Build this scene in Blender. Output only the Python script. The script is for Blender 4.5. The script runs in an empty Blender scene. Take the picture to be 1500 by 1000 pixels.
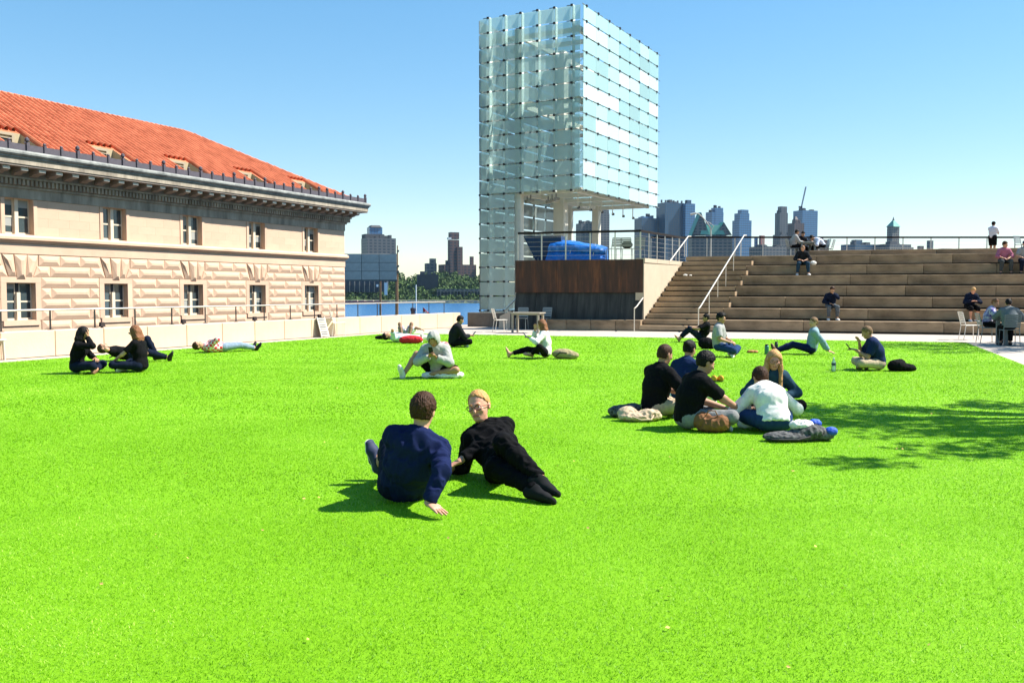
import bpy, bmesh, math, random
import numpy as np
from mathutils import Vector, Matrix
R = math.radians
rng = random.Random(7)
nrng = np.random.default_rng(11)
SC = bpy.context.scene
COL = SC.collection

# ------------------------------------------------------------------ camera
F_PX, CX, CY, HZ = 1380.0, 750.0, 500.0, 427.0     # focal length / centre / horizon row of the photograph
EYE = Vector((0.0, 0.0, 1.5))
PITCH = math.atan((CY - HZ) / F_PX)
cam_d = bpy.data.cameras.new('camera')
cam_d.sensor_width = 36.0
cam_d.lens = 36.0 * F_PX / 1500.0
cam_d.clip_start = 0.05
cam_d.clip_end = 20000.0
cam = bpy.data.objects.new('camera', cam_d)
COL.objects.link(cam)
cam.location = EYE
cam.rotation_euler = (R(90) - PITCH, 0, 0)
SC.camera = cam

# ------------------------------------------------------------------ sky, sun, exposure
SUN_EL, SUN_AZ = R(49.5), R(10)                       # azimuth measured from +X towards +Y
w = bpy.data.worlds.new('World')
SC.world = w
w.use_nodes = True
nt = w.node_tree
nt.nodes.clear()
sky = nt.nodes.new('ShaderNodeTexSky')
sky.sky_type = 'NISHITA'
sky.sun_disc = False
sky.sun_elevation = SUN_EL
sky.sun_rotation = R(90) - SUN_AZ
sky.altitude = 10
sky.air_density = 1.0
sky.dust_density = 0.06
sky.ozone_density = 2.2
bg = nt.nodes.new('ShaderNodeBackground')
bg.inputs['Strength'].default_value = 0.150
wo = nt.nodes.new('ShaderNodeOutputWorld')
hs_ = nt.nodes.new('ShaderNodeHueSaturation')
hs_.inputs['Saturation'].default_value = 1.66
hs_.inputs['Hue'].default_value = 0.496
gm_ = nt.nodes.new('ShaderNodeGamma')
gm_.inputs['Gamma'].default_value = 0.62
nt.links.new(sky.outputs[0], gm_.inputs['Color'])
nt.links.new(gm_.outputs[0], hs_.inputs['Color'])
nt.links.new(hs_.outputs[0], bg.inputs[0])
nt.links.new(bg.outputs[0], wo.inputs[0])
sd = bpy.data.lights.new('sun', 'SUN')
sd.energy = 5.0
sd.angle = R(0.55)
sd.color = (1.0, 0.95, 0.86)
sun = bpy.data.objects.new('sun', sd)
COL.objects.link(sun)
sdir = Vector((math.cos(SUN_EL) * math.cos(SUN_AZ), math.cos(SUN_EL) * math.sin(SUN_AZ), math.sin(SUN_EL)))
sun.rotation_euler = sdir.to_track_quat('Z', 'Y').to_euler()
sun.location = (20, 0, 30)
SC.view_settings.view_transform = 'Standard'
SC.view_settings.look = 'None'
SC.view_settings.exposure = 1.2
SC.view_settings.gamma = 1.0
SC.view_settings.use_curve_mapping = False
SC.render.engine = 'CYCLES'
SC.cycles.max_bounces = 10
SC.cycles.transparent_max_bounces = 24
SC.cycles.caustics_reflective = False
SC.cycles.caustics_refractive = False

# ------------------------------------------------------------------ survey helpers (photo pixel -> place in the world)
_fw = Vector((0, math.cos(PITCH), -math.sin(PITCH)))
_up = Vector((0, math.sin(PITCH), math.cos(PITCH)))
def ray(px, py):
    return _fw + Vector((1, 0, 0)) * ((px - CX) / F_PX) + _up * ((CY - py) / F_PX)
def G(px, py, z=0.0):
    d = ray(px, py)
    return EYE + d * ((z - EYE.z) / d.z)
def at(px, py, Y):
    d = ray(px, py)
    return EYE + d * (Y / d.y)

# ------------------------------------------------------------------ materials
MATS = {}
def mat(name, col, rough=0.8, var=0.0, scale=5.0, bump=0.0, bscale=None, metal=0.0, spec=0.3, col2=None,
        transl=0.0, coat=0.0, sheen=0.0, stretch=None, detail=6.0, isl=0.0):
    """procedural Principled material: base colour varied by noise, fine relief by bump"""
    if name in MATS:
        return MATS[name]
    m = bpy.data.materials.new(name)
    m.use_nodes = True
    t = m.node_tree
    b = t.nodes['Principled BSDF']
    b.inputs['Roughness'].default_value = rough
    b.inputs['Metallic'].default_value = metal
    b.inputs['Specular IOR Level'].default_value = spec
    if coat: b.inputs['Coat Weight'].default_value = coat
    if sheen:
        b.inputs['Sheen Weight'].default_value = sheen
        b.inputs['Sheen Roughness'].default_value = 0.5
    c = (*col, 1)
    b.inputs['Base Color'].default_value = c
    if var or bump or col2 or isl:
        tc = t.nodes.new('ShaderNodeTexCoord')
        src = tc.outputs['Object']
        if stretch:
            mp = t.nodes.new('ShaderNodeMapping')
            mp.inputs['Scale'].default_value = stretch
            t.links.new(src, mp.inputs[0]); src = mp.outputs[0]
        n = t.nodes.new('ShaderNodeTexNoise')
        n.inputs['Scale'].default_value = scale
        n.inputs['Detail'].default_value = detail
        n.inputs['Roughness'].default_value = 0.65
        t.links.new(src, n.inputs['Vector'])
        if var or col2:
            mx = t.nodes.new('ShaderNodeMix'); mx.data_type = 'RGBA'
            lo = tuple(max(0, x * (1 - var)) for x in col)
            hi = col2 if col2 else tuple(min(1, x * (1 + var)) for x in col)
            mx.inputs[6].default_value = (*lo, 1); mx.inputs[7].default_value = (*hi, 1)
            rp = t.nodes.new('ShaderNodeMapRange')
            rp.inputs[1].default_value = 0.3; rp.inputs[2].default_value = 0.7
            t.links.new(n.outputs['Fac'], rp.inputs[0])
            t.links.new(rp.outputs[0], mx.inputs[0])
            out = mx.outputs[2]
            if isl:
                oi = t.nodes.new('ShaderNodeObjectInfo')
                hs = t.nodes.new('ShaderNodeHueSaturation')
                mr = t.nodes.new('ShaderNodeMapRange')
                mr.inputs[3].default_value = 1 - isl; mr.inputs[4].default_value = 1 + isl
                t.links.new(oi.outputs['Random'], mr.inputs[0])
                t.links.new(mr.outputs[0], hs.inputs['Value'])
                t.links.new(out, hs.inputs['Color']); out = hs.outputs[0]
            t.links.new(out, b.inputs['Base Color'])
        if bump:
            n2 = n
            if bscale:
                n2 = t.nodes.new('ShaderNodeTexNoise')
                n2.inputs['Scale'].default_value = bscale
                n2.inputs['Detail'].default_value = 4
                t.links.new(src, n2.inputs['Vector'])
            bp = t.nodes.new('ShaderNodeBump')
            bp.inputs['Strength'].default_value = bump
            bp.inputs['Distance'].default_value = 0.02
            t.links.new(n2.outputs['Fac'], bp.inputs['Height'])
            t.links.new(bp.outputs[0], b.inputs['Normal'])
    if transl:
        tr = t.nodes.new('ShaderNodeBsdfTranslucent')
        tr.inputs[0].default_value = c
        ms = t.nodes.new('ShaderNodeMixShader')
        ms.inputs[0].default_value = transl
        o = t.nodes['Material Output']
        t.links.new(b.outputs[0], ms.inputs[1]); t.links.new(tr.outputs[0], ms.inputs[2])
        t.links.new(ms.outputs[0], o.inputs[0])
    MATS[name] = m
    return m

# ------------------------------------------------------------------ mesh helpers
def link(name, me, m=None, parent=None, smooth=False):
    o = bpy.data.objects.new(name, me)
    COL.objects.link(o)
    if m is not None and len(me.materials) == 0:
        me.materials.append(m)
    if parent is not None:
        o.parent = parent
    if smooth:
        me.polygons.foreach_set('use_smooth', [True] * len(me.polygons))
    return o
def tag(o, label=None, cat=None, group=None, kind=None):
    if label: o['label'] = label
    if cat: o['category'] = cat
    if group: o['group'] = group
    if kind: o['kind'] = kind
    return o
def thing(name, label, cat, loc=(0, 0, 0), rz=0.0, group=None):
    o = bpy.data.objects.new(name, None)
    o.empty_display_size = 0.2
    COL.objects.link(o)
    o.location = loc
    o.rotation_euler = (0, 0, rz)
    return tag(o, label, cat, group)
def copy_tree(o, parent=None):
    c = o.copy()
    COL.objects.link(c)
    c.parent = parent
    for ch in list(o.children):
        copy_tree(ch, c)
    return c

class MB:
    """collects simple shapes; build() links them as one mesh object"""
    def __init__(s): s.v = []; s.f = []
    def add(s, v, f):
        n = len(s.v)
        s.v += [tuple(x) for x in v]
        s.f += [tuple(i + n for i in q) for q in f]
        return s
    def box(s, lo, hi):
        x0, y0, z0 = lo; x1, y1, z1 = hi
        return s.add([(x0,y0,z0),(x1,y0,z0),(x1,y1,z0),(x0,y1,z0),(x0,y0,z1),(x1,y0,z1),(x1,y1,z1),(x0,y1,z1)],
                     [(0,3,2,1),(4,5,6,7),(0,1,5,4),(1,2,6,5),(2,3,7,6),(3,0,4,7)])
    def cbox(s, c, d): return s.box([c[i]-d[i]/2 for i in range(3)], [c[i]+d[i]/2 for i in range(3)])
    def bevbox(s, lo, hi, b=0.01):
        """box with chamfered vertical + top edges"""
        x0,y0,z0 = lo; x1,y1,z1 = hi
        r = [(x0+b,y0),(x1-b,y0),(x1,y0+b),(x1,y1-b),(x1-b,y1),(x0+b,y1),(x0,y1-b),(x0,y0+b)]
        cx,cy=(x0+x1)/2,(y0+y1)/2
        ri = [(x+(b if x<cx else -b), y+(b if y<cy else -b)) for x,y in r]
        v = [(x,y,z0) for x,y in r]+[(x,y,z1-b) for x,y in r]+[(x,y,z1) for x,y in ri]
        f = [tuple(range(7,-1,-1)), tuple(range(16,24))]
        for k in range(8):
            j=(k+1)%8
            f += [(k,j,8+j,8+k),(8+k,8+j,16+j,16+k)]
        return s.add(v,f)
    def prism(s, poly, z0, z1):
        n = len(poly)
        return s.add([(x,y,z0) for x,y in poly]+[(x,y,z1) for x,y in poly],
                     [tuple(range(n-1,-1,-1)), tuple(range(n,2*n))]+[(i,(i+1)%n,n+(i+1)%n,n+i) for i in range(n)])
    def extr(s, prof, x0, x1):
        """profile [(y,z)] extruded along x"""
        n = len(prof)
        return s.add([(x0,y,z) for y,z in prof]+[(x1,y,z) for y,z in prof],
                     [tuple(range(n)), tuple(range(2*n-1,n-1,-1))]+[(i,n+i,n+(i+1)%n,(i+1)%n) for i in range(n)])
    def tube(s, pts, r, n=8, cap=True):
        pts = [Vector(p) for p in pts]
        rs = r if isinstance(r, (list, tuple)) else [r]*len(pts)
        base = len(s.v); rings=[]
        prev=None
        for i,p in enumerate(pts):
            d = (pts[min(i+1,len(pts)-1)]-pts[max(i-1,0)]).normalized()
            a = prev if prev is not None else (Vector((0,0,1)) if abs(d.z)<.9 else Vector((1,0,0)))
            x = (a - d*a.dot(d)).normalized(); prev = x
            y = d.cross(x)
            rings.append([tuple(p+(x*math.cos(2*math.pi*k/n)+y*math.sin(2*math.pi*k/n))*rs[i]) for k in range(n)])
        for q in rings: s.v += q
        for i in range(len(pts)-1):
            for k in range(n):
                a=base+i*n+k; b=base+i*n+(k+1)%n
                s.f.append((a,b,b+n,a+n))
        if cap:
            s.f.append(tuple(base+k for k in range(n-1,-1,-1)))
            e = base+(len(pts)-1)*n
            s.f.append(tuple(e+k for k in range(n)))
        return s
    def bar(s, a, b, w, h=None, upv=(0,0,1)):
        """rectangular bar from a to b"""
        h = h or w
        a=Vector(a); b=Vector(b); d=(b-a).normalized(); u=Vector(upv)
        if abs(d.dot(u))>.98: u=Vector((1,0,0))
        x=d.cross(u).normalized(); y=x.cross(d)
        c=[(-w/2,-h/2),(w/2,-h/2),(w/2,h/2),(-w/2,h/2)]
        v=[a+x*i+y*j for i,j in c]+[b+x*i+y*j for i,j in c]
        return s.add(v,[(0,1,2,3),(7,6,5,4),(0,4,5,1),(1,5,6,2),(2,6,7,3),(3,7,4,0)])
    def lathe(s, prof, c=(0,0,0), n=16):
        """profile [(r,z)] spun about z"""
        base=len(s.v)
        for r,z in prof:
            s.v += [(c[0]+r*math.cos(2*math.pi*k/n), c[1]+r*math.sin(2*math.pi*k/n), c[2]+z) for k in range(n)]
        for i in range(len(prof)-1):
            for k in range(n):
                a=base+i*n+k; b=base+i*n+(k+1)%n
                s.f.append((a,b,b+n,a+n))
        s.f.append(tuple(base+k for k in range(n-1,-1,-1)))
        e=base+(len(prof)-1)*n
        s.f.append(tuple(e+k for k in range(n)))
        return s
    def mesh(s, name):
        me = bpy.data.meshes.new(name)
        me.from_pydata(s.v, [], s.f)
        me.update()
        return me
    def build(s, name, m, parent=None, smooth=False):
        return link(name, s.mesh(name), m, parent, smooth)

_box_cache = {}
def boxmesh(dx, dy, dz, b=0.0):
    """shared box mesh of that size, centred in x/y, from z=0"""
    k=(round(dx,3),round(dy,3),round(dz,3),b)
    if k not in _box_cache:
        mb=MB()
        if b: mb.bevbox((-dx/2,-dy/2,0),(dx/2,dy/2,dz),b)
        else: mb.box((-dx/2,-dy/2,0),(dx/2,dy/2,dz))
        _box_cache[k]=mb.mesh('box')
    return _box_cache[k]
def piece(name, me, m, parent, loc, rz=0.0):
    """object that shares mesh data; the material sits on the object so meshes can be reused"""
    o = bpy.data.objects.new(name, me)
    COL.objects.link(o)
    if len(me.materials)==0: me.materials.append(None)
    o.material_slots[0].link='OBJECT'
    o.material_slots[0].material=m
    o.parent=parent; o.location=loc
    if rz: o.rotation_euler=(0,0,rz)
    return o
def fast_mesh(name, V, Fq):
    """numpy verts (n,3) and faces (m,k)"""
    me=bpy.data.meshes.new(name)
    k=Fq.shape[1]
    me.vertices.add(len(V)); me.vertices.foreach_set('co', np.asarray(V,np.float32).ravel())
    me.loops.add(Fq.size); me.loops.foreach_set('vertex_index', np.asarray(Fq,np.int32).ravel())
    me.polygons.add(len(Fq)); me.polygons.foreach_set('loop_start', np.arange(0,Fq.size,k,dtype=np.int32))
    me.update(calc_edges=True)
    return me
# ================================================================== SETTING: terrace, lawn, river, far shore
UA = R(65.28)                                        # direction of the facade and of the parapet
U = Vector((math.cos(UA), math.sin(UA), 0)); N = Vector((U.y, -U.x, 0))   # N points to the terrace
W0 = Vector((-11.25, 20.7, 0))                       # a point on the parapet's foot
EA = R(-18.5)                                        # direction of the amphitheatre steps
E = Vector((math.cos(EA), math.sin(EA), 0)); EB = Vector((-E.y, E.x, 0))  # EB points backwards
A0 = Vector((5.0, 36.3, 0))                          # left foot of the stairs

m_pave = mat('pale_paving', (.42,.36,.30), .85, .12, 1.3, .25, 60)
m_stone = mat('seat_stone', (.47,.43,.36), .85, .10, .8, .2, 40)
def isect(p, d, q, e):
    k = d.x*e.y-d.y*e.x
    t = ((q.x-p.x)*e.y-(q.y-p.y)*e.x)/k
    return p+d*t
lawnL = W0 + N*0.75
bk0, bk1 = G(600,488.6), G(1412,501.5)
rt0, rt1 = G(1425,505.5), G(1500,534.5)
c_bl = isect(lawnL, U, bk0, bk1-bk0)
c_br = isect(bk0, bk1-bk0, rt0, rt0-rt1)
rd = (rt0-rt1).normalized()
c_fl = lawnL - U*34; c_fr = rt0 - rd*44
lawn_poly = [(c_fl.x,c_fl.y),(c_fr.x,c_fr.y),(c_br.x,c_br.y),(c_bl.x,c_bl.y)]

# terrace slab: paving everywhere, lawn laid on it
pl = W0 - U*36; pr = W0 + U*21.9
slab = [(pl.x,pl.y),(60,-22),(60,18),(c_br.x+30,38),tuple((A0+E*22+EB*16)[:2]),tuple((A0-E*9.5+EB*16)[:2]),tuple((A0-E*9.0+EB*3.6)[:2]),(pr.x,pr.y)]
mb = MB().prism(slab, -0.6, -0.006)
tag(mb.build('terrace_paving', m_pave), kind='structure')

# artificial turf: sheet
def turf_mat():
    m=bpy.data.materials.new('turf'); m.use_nodes=True; t=m.node_tree; b=t.nodes['Principled BSDF']
    b.inputs['Roughness'].default_value=.75; b.inputs['Specular IOR Level'].default_value=.15
    tc=t.nodes.new('ShaderNodeTexCoord')
    def noise(sc,det,rough=.6):
        n=t.nodes.new('ShaderNodeTexNoise'); n.inputs['Scale'].default_value=sc; n.inputs['Detail'].default_value=det
        n.inputs['Roughness'].default_value=rough
        t.links.new(tc.outputs['Object'],n.inputs['Vector']); return n.outputs['Fac']
    def mr(x,a,b_,lo=0,hi=1):
        r=t.nodes.new('ShaderNodeMapRange'); r.inputs[1].default_value=a; r.inputs[2].default_value=b_
        r.inputs[3].default_value=lo; r.inputs[4].default_value=hi
        t.links.new(x,r.inputs[0]); return r.outputs[0]
    def mix(f,a,b_):
        x=t.nodes.new('ShaderNodeMix'); x.data_type='RGBA'
        for i,v in ((0,f),(6,a),(7,b_)):
            if isinstance(v,tuple): x.inputs[i].default_value=(*v,1)
            else: t.links.new(v,x.inputs[i])
        return x.outputs[2]
    fine=noise(120,4,.8)
    c=mix(mr(fine,.35,.65),(.125,.30,.003),(.205,.44,.004))
    c=mix(mr(noise(.55,4),.36,.66),c,mix(mr(fine,.35,.65),(.13,.32,.004),(.22,.47,.008)))
    t.links.new(c,b.inputs['Base Color'])
    bp=t.nodes.new('ShaderNodeBump'); bp.inputs['Strength'].default_value=.6; bp.inputs['Distance'].default_value=.02
    t.links.new(noise(90,5,.8),bp.inputs['Height']); t.links.new(bp.outputs[0],b.inputs['Normal'])
    return m
m_turf=turf_mat()
tag(MB().prism(lawn_poly,-0.004,0.004).build('lawn',m_turf),kind='structure')
# turf pile: many single blades, dense near, sparser far
def blade_mat():
    m=bpy.data.materials.new('turf_blade'); m.use_nodes=True; t=m.node_tree; b=t.nodes['Principled BSDF']
    b.inputs['Roughness'].default_value=.5; b.inputs['Specular IOR Level'].default_value=.3
    g=t.nodes.new('ShaderNodeNewGeometry')
    cr=t.nodes.new('ShaderNodeValToRGB'); e=cr.color_ramp.elements
    e[0].position=0; e[0].color=(.065,.18,.0015,1); e[1].position=1; e[1].color=(.62,.82,.14,1)
    for p,c in ((.33,(.155,.385,.003,1)),(.75,(.25,.53,.004,1))):
        x=e.new(p); x.color=c
    tc=t.nodes.new('ShaderNodeTexCoord'); n=t.nodes.new('ShaderNodeTexNoise'); n.inputs['Scale'].default_value=.6; n.inputs['Detail'].default_value=4
    t.links.new(tc.outputs['Object'],n.inputs['Vector'])
    ma=t.nodes.new('ShaderNodeMath'); ma.operation='MULTIPLY_ADD'; ma.inputs[1].default_value=.8; 
    m2=t.nodes.new('ShaderNodeMath'); m2.operation='MULTIPLY_ADD'; m2.inputs[1].default_value=1.15; m2.inputs[2].default_value=-.475
    t.links.new(n.outputs['Fac'],m2.inputs[0]); t.links.new(g.outputs['Random Per Island'],ma.inputs[0]); t.links.new(m2.outputs[0],ma.inputs[2])
    t.links.new(ma.outputs[0],cr.inputs[0]); t.links.new(cr.outputs[0],b.inputs['Base Color'])
    tr=t.nodes.new('ShaderNodeBsdfTranslucent'); t.links.new(cr.outputs[0],tr.inputs[0])
    ms=t.nodes.new('ShaderNodeMixShader'); ms.inputs[0].default_value=.45
    t.links.new(b.outputs[0],ms.inputs[1]); t.links.new(tr.outputs[0],ms.inputs[2]); t.links.new(ms.outputs[0],t.nodes['Material Output'].inputs[0])
    return m
def blades(y0,y1,dens,hgt,wid,half=.80):
    n=int(dens*half*(y1*y1-y0*y0))
    Y=np.sqrt(nrng.uniform(y0*y0,y1*y1,n)); X=nrng.uniform(-1,1,n)*half*Y
    # keep on the lawn (left and right edges)
    pL=np.array([lawnL.x,lawnL.y]); nl=np.array([N.x,N.y])
    nr=np.array([-rd.y,rd.x]); pR=np.array([rt0.x,rt0.y]); pB=np.array([bk0.x,bk0.y]); bd=(bk1-bk0).normalized(); nb=np.array([bd.y,-bd.x])
    P=np.stack([X,Y],1)
    ok=((P-pL)@nl>0)&((P-pR)@nr>0)&((P-pB)@nb>0)
    P=P[ok]; n=len(P)
    a=nrng.uniform(0,2*np.pi,n); h=hgt*nrng.uniform(.6,1.15,n); wd=wid*nrng.uniform(.7,1.3,n)
    ln=nrng.normal(0,.6,(n,2))*h[:,None]
    d=np.stack([np.cos(a),np.sin(a)],1)*wd[:,None]/2
    z0=np.full(n,.002)
    v=np.stack([np.c_[P-d,z0],np.c_[P+d,z0],np.c_[P+ln,h]],1).reshape(-1,3)
    f=np.arange(3*n).reshape(-1,3)
    return v,f
parts=[blades(2.4,6.5,10000,.016,.0042),blades(6.5,11,4600,.017,.0065),blades(11,20,1300,.019,.013),blades(20,36,330,.020,.028)]
V=np.concatenate([p[0] for p in parts]); off=np.cumsum([0]+[len(p[0]) for p in parts[:-1]])
Fq=np.concatenate([p[1]+o for p,o in zip(parts,off)])
tag(link('turf_blades',fast_mesh('turf_blades',V,Fq),blade_mat()),'short bright green artificial turf covering the terrace','grass',kind='stuff')
# pale dry leaf bits scattered on the lawn
mb=MB()
for k in range(90):
    y=rng.uniform(3.6,16); x=rng.uniform(-.5,.5)*y; s=rng.uniform(.008,.017); a=rng.uniform(0,6.28)
    c,sn=math.cos(a)*s,math.sin(a)*s
    mb.add([(x-c,y-sn,.020),(x+sn*.5,y-c*.5,.028),(x+c,y+sn,.023),(x-sn*.5,y+c*.5,.019)],[(0,1,2,3)])
tag(mb.build('leaf_litter',mat('dry_leaf',(.55,.36,.12),.8,.3,30)),'tiny dry yellow leaf bits scattered over the lawn','leaf litter',kind='stuff')

# river and lower street
def water_mat():
    m=bpy.data.materials.new('river_water'); m.use_nodes=True; t=m.node_tree; b=t.nodes['Principled BSDF']
    b.inputs['Base Color'].default_value=(.02,.10,.24,1); b.inputs['Roughness'].default_value=.22
    tc=t.nodes.new('ShaderNodeTexCoord'); mp=t.nodes.new('ShaderNodeMapping'); mp.inputs['Scale'].default_value=(.12,.5,1)
    n=t.nodes.new('ShaderNodeTexNoise'); n.inputs['Scale'].default_value=1; n.inputs['Detail'].default_value=6
    t.links.new(tc.outputs['Object'],mp.inputs[0]); t.links.new(mp.outputs[0],n.inputs['Vector'])
    bp=t.nodes.new('ShaderNodeBump'); bp.inputs['Strength'].default_value=1; bp.inputs['Distance'].default_value=1.2
    t.links.new(n.outputs['Fac'],bp.inputs['Height']); t.links.new(bp.outputs[0],b.inputs['Normal'])
    return m
tag(MB().add([(-2400,62,-10),(2400,62,-10),(2400,1200,-10),(-2400,1200,-10)],[(0,1,2,3)]).build('river',water_mat()),kind='structure')
tag(MB().box((-400,-300,-10.5),(400,86,-9.9)).build('street',mat('asphalt',(.05,.05,.05),.9,.2,3)),kind='structure')

# ================================================================== PARAPET with railing along the left edge
m_par=mat('parapet_stone',(.60,.45,.325),.85,.10,.9,.2,30,isl=.03)
m_steel=mat('satin_steel',(.50,.47,.43),.4,.08,8,metal=.7,spec=.5)
m_dkmetal=mat('dark_metal',(.035,.03,.03),.5,.2,10,metal=.3)
par=thing('parapet_wall','low cream stone parapet along the left edge of the lawn','wall',W0,UA)
PT0,PT1=-4.2,21.8
x=PT0; 
MB().box((PT0,.03,-.3),(PT1-.2,.42,.57)).build('core',m_par,par)
while x<PT1-.1:
    x1=min(x+1.4,PT1-.02)
    if PT1-x1<.5: x1=PT1-.02
    if x1>=PT1-.05:                                     # rounded last block
        pts=[(x,0)]+[(x1-.22+.22*math.sin(a),.22-.22*math.cos(a)) for a in [i*math.pi/10 for i in range(11)]]+[(x,.44)]
        MB().prism(pts,.012,.60).build('wall_panel',m_par,par)
    else:
        piece('wall_panel',boxmesh(x1-x-.012,.45,.588,.012),m_par,par,((x+x1)/2,.225,.012))
    x=x1
rail=thing('guard_rail','thin steel guard rail with slim posts on top of the cream parapet','railing',W0,UA)
MB().tube([(PT0,.30,1.07),(PT1-1.0,.30,1.07)],.022,10).build('handrail',m_steel,rail)
for i in range(20):
    xx=-3.6+i*1.28
    if xx<PT1-1.0:
        o=MB().bar((0,0,.60),(0,0,1.06),.012,.045).cbox((0,0,.607),(.10,.08,.014)).build('post',m_dkmetal,rail); o.location=(xx,.30,0)
for i in range(5):
    fl=thing('floodlight',['small dark box floodlight on the parapet below the leftmost window','small dark box floodlight on the parapet left of the second window',
      'small dark box floodlight on the parapet behind the person in red checks','small dark box floodlight on the parapet right of the person in red checks',
      'small dark box floodlight on the parapet nearest the white folding chair'][i],'floodlight',
      tuple(W0+U*[-.02,2.9,5.65,8.6,11.85][i]-N*.16+Vector((0,0,.60))),UA,'floodlights on the parapet')
    MB().add([(-.07,-.04,.03),(.07,-.04,.03),(.07,.05,.03),(-.07,.05,.03),(-.05,-.02,.14),(.05,-.02,.14),(.05,.05,.14),(-.05,.05,.14)],
      [(0,3,2,1),(4,5,6,7),(0,1,5,4),(1,2,6,5),(2,3,7,6),(3,0,4,7)]).build('housing',mat('brown_metal',(.025,.014,.012),.5),fl)
    MB().box((-.02,-.02,0),(.02,.04,.03)).build('bracket',m_dkmetal,fl)
# shaded wall that closes the terrace between parapet and glass tower
p1w=W0+U*21.8
bw=thing('end_wall','low stone wall in shade between the parapet end and the glass tower','wall',tuple(p1w+EB*.2+E*.15),EA)
for k in range(3):
    piece('wall_panel',boxmesh(1.29,.4,.60,.012),mat('shade_toned_stone',(.16,.135,.105),.9,.25,1.5,.2,30),bw,(.65+k*1.3,.2,0))  # the wall's shade is put into this darker stone colour

# ================================================================== LEFT BUILDING
m_bst=mat('facade_limestone',(.57,.39,.27),.85,.17,.5,.25,18,isl=.05)
m_bst2=mat('facade_ashlar',(.59,.408,.288),.85,.13,.4,.15,18,isl=.055)
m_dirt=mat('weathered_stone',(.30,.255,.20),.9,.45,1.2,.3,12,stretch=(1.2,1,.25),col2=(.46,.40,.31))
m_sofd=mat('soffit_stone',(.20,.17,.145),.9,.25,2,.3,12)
m_lead=mat('gutter_lead',(.15,.16,.155),.6,.35,1.5,.2,8,col2=(.34,.35,.32))
m_crest=mat('cresting_iron',(.085,.075,.09),.6,.2,4)
m_wood=mat('window_paint',(.62,.53,.40),.6,.05,4)
m_tile=mat('clay_tile',(.46,.115,.048),.8,.18,1.2,.1,8,col2=(.68,.22,.105))
m_cheek=mat('dormer_stucco',(.36,.30,.19),.9,.1,3)
def glass_mat(name,col,rough=.06):
    m=mat(name,col,rough,spec=.6); return m
m_wglass=mat('window_glass',(.05,.07,.075),.06,.2,.5,spec=.6,isl=.45)
m_int=mat('dark_room',(.015,.015,.014),1)
B0=Vector((-24.5,45,0))
bl=thing('civic_building','long limestone building with rusticated lower storey and red tiled hip roof','building',B0,UA)
X0,X1=-7.5,28.5
bays=[1.2+5.8*k for k in range(5)]
bays_all=[-4.6]+bays
ops=[]
for c in bays_all:
    ops+= [(c-.78,c+.78,4.28,6.0),(c-.80,c+.80,.10,1.92)]
xs=sorted({X0,X1,*[o[0] for o in ops],*[o[1] for o in ops]}); zs=sorted({-10,8.0,*[o[2] for o in ops],*[o[3] for o in ops]})
mb=MB(); DEP=.42
for i in range(len(xs)-1):
    for j in range(len(zs)-1):
        cx,cz=(xs[i]+xs[i+1])/2,(zs[j]+zs[j+1])/2
        if any(o[0]<cx<o[1] and o[2]<cz<o[3] for o in ops): continue
        mb.add([(xs[i],0,zs[j]),(xs[i+1],0,zs[j]),(xs[i+1],0,zs[j+1]),(xs[i],0,zs[j+1])],[(0,1,2,3)])
for a,b,c,d in ops:
    mb.add([(a,0,c),(b,0,c),(b,0,d),(a,0,d),(a,DEP,c),(b,DEP,c),(b,DEP,d),(a,DEP,d)],[(0,4,5,1),(1,5,6,2),(2,6,7,3),(3,7,4,0)])
mb.add([(X1,0,-10),(X1,16,-10),(X1,16,8),(X1,0,8),(X0,0,-10),(X0,16,-10),(X0,16,8),(X0,0,8)],[(0,1,2,3),(4,7,6,5),(1,5,6,2)])
mb.build('wall',m_bst,bl)
MB().box((X0+.1,DEP+.10,-9),(X1-.1,DEP+.2,7.9)).build('room_back',m_int,bl)
# smooth ashlar of the upper storey: one block each, a few mm proud with open joints
def ashlar(x0,x1,z0,z1):
    h=z1-z0-.004; w_=x1-x0-.004
    k=('a',round(w_,2),round(h,2))
    if k not in _box_cache: _box_cache[k]=MB().box((-w_/2,-.022,0),(w_/2,.05,h)).mesh('ashlar')
    piece('ashlar_block',_box_cache[k],m_bst2,bl,((x0+x1)/2,0,z0+.002))
rows_u=[4.28+.43*i for i in range(5)]
edges=[]
for k,c in enumerate(bays_all):
    lo=c+1.0; hi=(bays_all[k+1]-1.0) if k+1<len(bays_all) else X1
    edges.append((lo,hi))
for lo,hi in edges:
    for i in range(4):
        n=3 if hi-lo>3.5 else 2
        sh=.5 if i%2 else 0
        cuts=[lo]+[lo+(hi-lo)*(j+sh)/n for j in range(0 if sh else 1,n)]+[hi]
        for a,b in zip(cuts[:-1],cuts[1:]): ashlar(a,b,rows_u[i],rows_u[i+1])
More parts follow.
